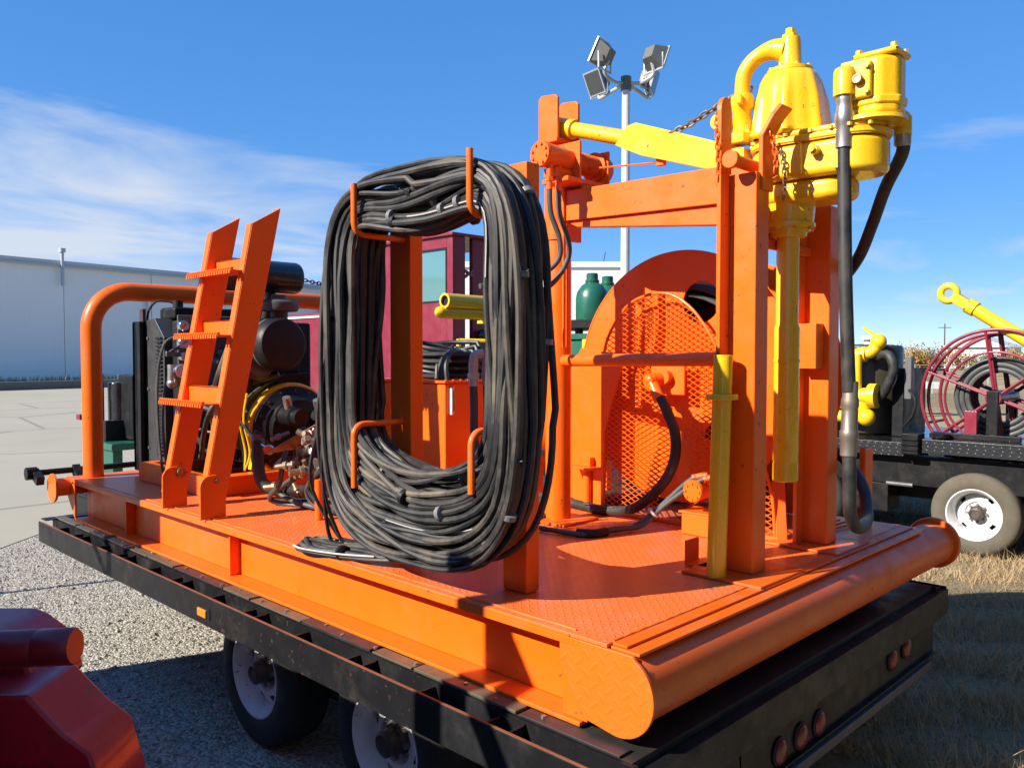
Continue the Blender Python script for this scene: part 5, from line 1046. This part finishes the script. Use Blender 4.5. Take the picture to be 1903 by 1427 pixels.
part(PT, 'low_pipe', M().cyl((6.96, 2.75, .20), (6.96, 2.12, .20), .065).sphere((6.96, 2.10, .20), .095), YELLOW2)
part(PT, 'radiator', M().box(7.12, 7.8, 1.78, 1.90, .002, .72), BLACK, .01); part(PT, 'hose', M().tube(catmull([(7.1, 2.05, .84), (7.0, 1.90, .86), (6.98, 1.84, .72), (7.0, 1.92, .50), (7.05, 2.05, .33)], 7), .05, 12), HOSES[0])
part(PT, 'gauge_box', M().box(7.1, 7.2, 1.70, 1.77, .40, .85), GREYM, .008); part(PT, 'wire', M().tube(catmull([(7.1, 1.72, .5), (7.05, 1.64, .4), (7.05, 1.66, .25), (7.08, 1.76, .12)], 6), .015, 8), BLACKM)
MR = thing('rod_reel', 'maroon rod-framed hose reel with black hose on the right trailer', 'hose reel', (7.1, .93, 0))
RY, RZ = .88, .45
for k, x_ in enumerate((6.92, 7.02, 7.38, 7.48)):
    rg = part(MR, 'ring', M().torus((x_, RY, RZ), (1, 0, 0), .655-.03*(k in (1, 2)), .017, 64, 8), MAROON)
    for a in range(0, 360, 60): part(rg, 'spoke', M().cyl((x_, RY+.08*math.cos(rad(a+22)), RZ+.08*math.sin(rad(a+22))), (x_, RY+.64*math.cos(rad(a+22)), RZ+.64*math.sin(rad(a+22))), .013, n=8), MAROON)
part(MR, 'inner_ring', M().torus((6.92, RY, RZ), (1, 0, 0), .44, .012, 48, 8), MAROON)
for k in range(14): part(MR, 'hose', M().torus((7.05+.052*(k % 6), RY, RZ), (1, 0, 0), .27+.05*(k//6), .026, 48, 8), HOSES[0] if k % 2 else HOSE_GREY)
part(MR, 'hub', M().cyl((6.86, RY, RZ), (7.55, RY, RZ), .07), MAROON); part(MR, 'stand', M().box(6.84, 6.90, RY-.05, RY+.05, .102, .52).box(6.80, 6.86, RY-.25, RY+.4, .046, .10), BLACK, .006); part(MR, 'stand', M().box(7.52, 7.58, RY-.05, RY+.05, .046, .52), BLACK, .006); part(MR, 'foot', M().box(6.88, 6.98, RY+.14, RY+.25, .046, .32), MAROON, .005)
part(MR, 'tie_rod', M().cyl((6.92, RY+.60, RZ-.27), (7.48, RY+.60, RZ-.27), .014).cyl((6.92, RY+.60, RZ+.26), (7.48, RY+.60, RZ+.26), .014).cyl((6.92, RY, RZ+.655), (7.48, RY, RZ+.655), .014), MAROON)
YA = thing('yellow_cylinder', 'yellow hydraulic cylinder with round eye raised over the maroon reel', 'cylinder', (7.0, 1.0, 1.2))
part(YA, 'eye', M().torus((7.0, 1.325, 1.475), (1, 0, 0), .075, .034, 28, 10), YELLOW2); part(YA, 'clevis', M().bar((7.0, 1.265, 1.43), (7.0, 1.14, 1.345), .10, .15, (1, 0, 0)), YELLOW2, .012)
part(YA, 'collar', M().cyl((7.0, 1.15, 1.35), (7.0, 1.08, 1.305), .075), YELLOW2); part(YA, 'barrel', M().cyl((7.0, 1.09, 1.31), (7.0, -.25, .38), .062, n=20), YELLOW2); part(YA, 'mount', M().box(6.95, 7.05, -.35, -.15, .046, .42), BLACK, .006)

# ================================================================== RED UNIT PARKED NEXT TO THE CAMERA (left edge)
RU = thing('red_unit', 'crimson machine with sloping panel and round handle end at the lower left', 'machine', (-2.2, 2, -G))
camp = V((-1.929, -1.344, .86)); fh, rh = V((.7133, .7008, 0)), V((.7008, -.7134, 0))
def rp(u, z_, f_): q_ = camp+fh*f_+rh*u; return (q_.x, q_.y, z_)
def slab(poly, f0, f1):
    n = len(poly); vs = [rp(u, z_, f_) for f_ in (f0, f1) for u, z_ in poly]
    return M().add(vs, [tuple(range(n)), tuple(range(n, 2*n))[::-1]]+[(i, n+i, n+(i+1) % n, (i+1) % n) for i in range(n)])
part(RU, 'upper_panel', slab([(-2.5, .154), (-1.339, .154), (-1.301, .139), (-1.233, .088), (-1.20, -.02), (-2.5, -.02)], 2.06, 2.30), CRIMSON, .02, seg=3)
part(RU, 'sloped_panel', slab([(-2.4, .048), (-1.153, .052), (-1.069, -.039), (-1.005, -.088), (-.968, -.217), (-.95, -.60), (-2.4, -.60)], 1.93, 2.15), CRIMSON, .012)
part(RU, 'panel_seam', slab([(-2.3, -.118), (-.993, -.122), (-.985, -.134), (-2.3, -.130)], 1.924, 1.9295), BLACKM)
bolts(RU, 'bolt', [rp(-1.035-.11*k, -.165, 1.93) for k in range(6)], (-fh.x, -fh.y, 0), .011, .008, STEEL)
part(RU, 'hinge', slab([(-1.30, .0), (-1.22, .0), (-1.22, -.10), (-1.30, -.10)], 1.915, 1.93), BLACK, .004)
part(RU, 'handle_end', M().lathe([(.04, 0), (.044, .006), (.044, .085), (.042, .09), (.044, .095), (.044, .5)], rp(-1.045, .165, 1.95), (-rh.x, -rh.y, -.05), 24), paint('dark_red_enamel', (0.18, 0.006, 0.018), .38))
part(RU, 'tank', M().box(-3.4, -1.66, .45, 4.35, -.62, .60), CRIMSON, .06, seg=3); part(RU, 'base', M().box(-3.5, -1.6, .4, 4.5, -.80, -.63), BLACK, .01); part(RU, 'arm', M().bar((-1.75, 1.35, -.45), rp(-1.25, -.45, 2.15), .2, .2), CRIMSON, .01)  # tank: unseen bulk, sized for the shade it throws on wheels and ground
for x_, y_ in ((-3.3, 1.1), (-1.8, 1.1), (-3.3, 4.2), (-1.8, 4.2)): part(RU, 'leg', M().box(x_-.08, x_+.08, y_-.08, y_+.08, -G, -.80), BLACK)
part(RU, 'sky_blocker_low', M().box(-3.75, -2.75, -.6, 4.6, -.5, 1.12), CRIMSON, .05, seg=3); part(RU, 'sky_blocker_high', M().box(-6.0, -4.5, -2.5, 5.2, -G, 2.25), paint('dark_red_blocker', (0.12, 0.006, 0.015), .4), .05)  # unseen bulk added behind the red machine to block sky light
part(RU, 'mast', M().box(-2.36, -2.26, 1.44, 1.56, .60, 1.70), CRIMSON, .01); part(RU, 'shadow_brace', M().bar((-2.31, 1.50, 1.55), (-2.31, .82, .55), .09, .09).bar((-2.31, .95, .55), (-2.31, 1.6, .55), .09, .09), CRIMSON, .01)  # mast and brace added out of view to cast a shadow on the runner
part(RU, 'shadow_caster_mast', M().box(-2.34, -2.28, 4.40, 4.46, -.62, 1.35), CRIMSON); part(RU, 'shadow_caster', M().box(-2.33, -2.29, 4.40, 5.55, 1.30, 1.92), CRIMSON, .006)  # unseen raised sheet and its mast, added to shade the runner's far end
part(RU, 'shadow_caster_arm', M().bar((-2.31, 4.43, 1.0), (-2.31, 4.9, 1.34), .04, .04), CRIMSON)  # arm holding the added shadow-casting sheet
MP = solo('shadow_mast', 'unseen slim steel mast added at the left to cast the thin gravel shadow', 'mast', M().cyl((-2.9, 6.98, -G), (-2.9, 6.98, 2.0), .028, n=10), GALV, (-2.9, 6.98, -G))  # mast added out of view for the thin shadow line on the gravel
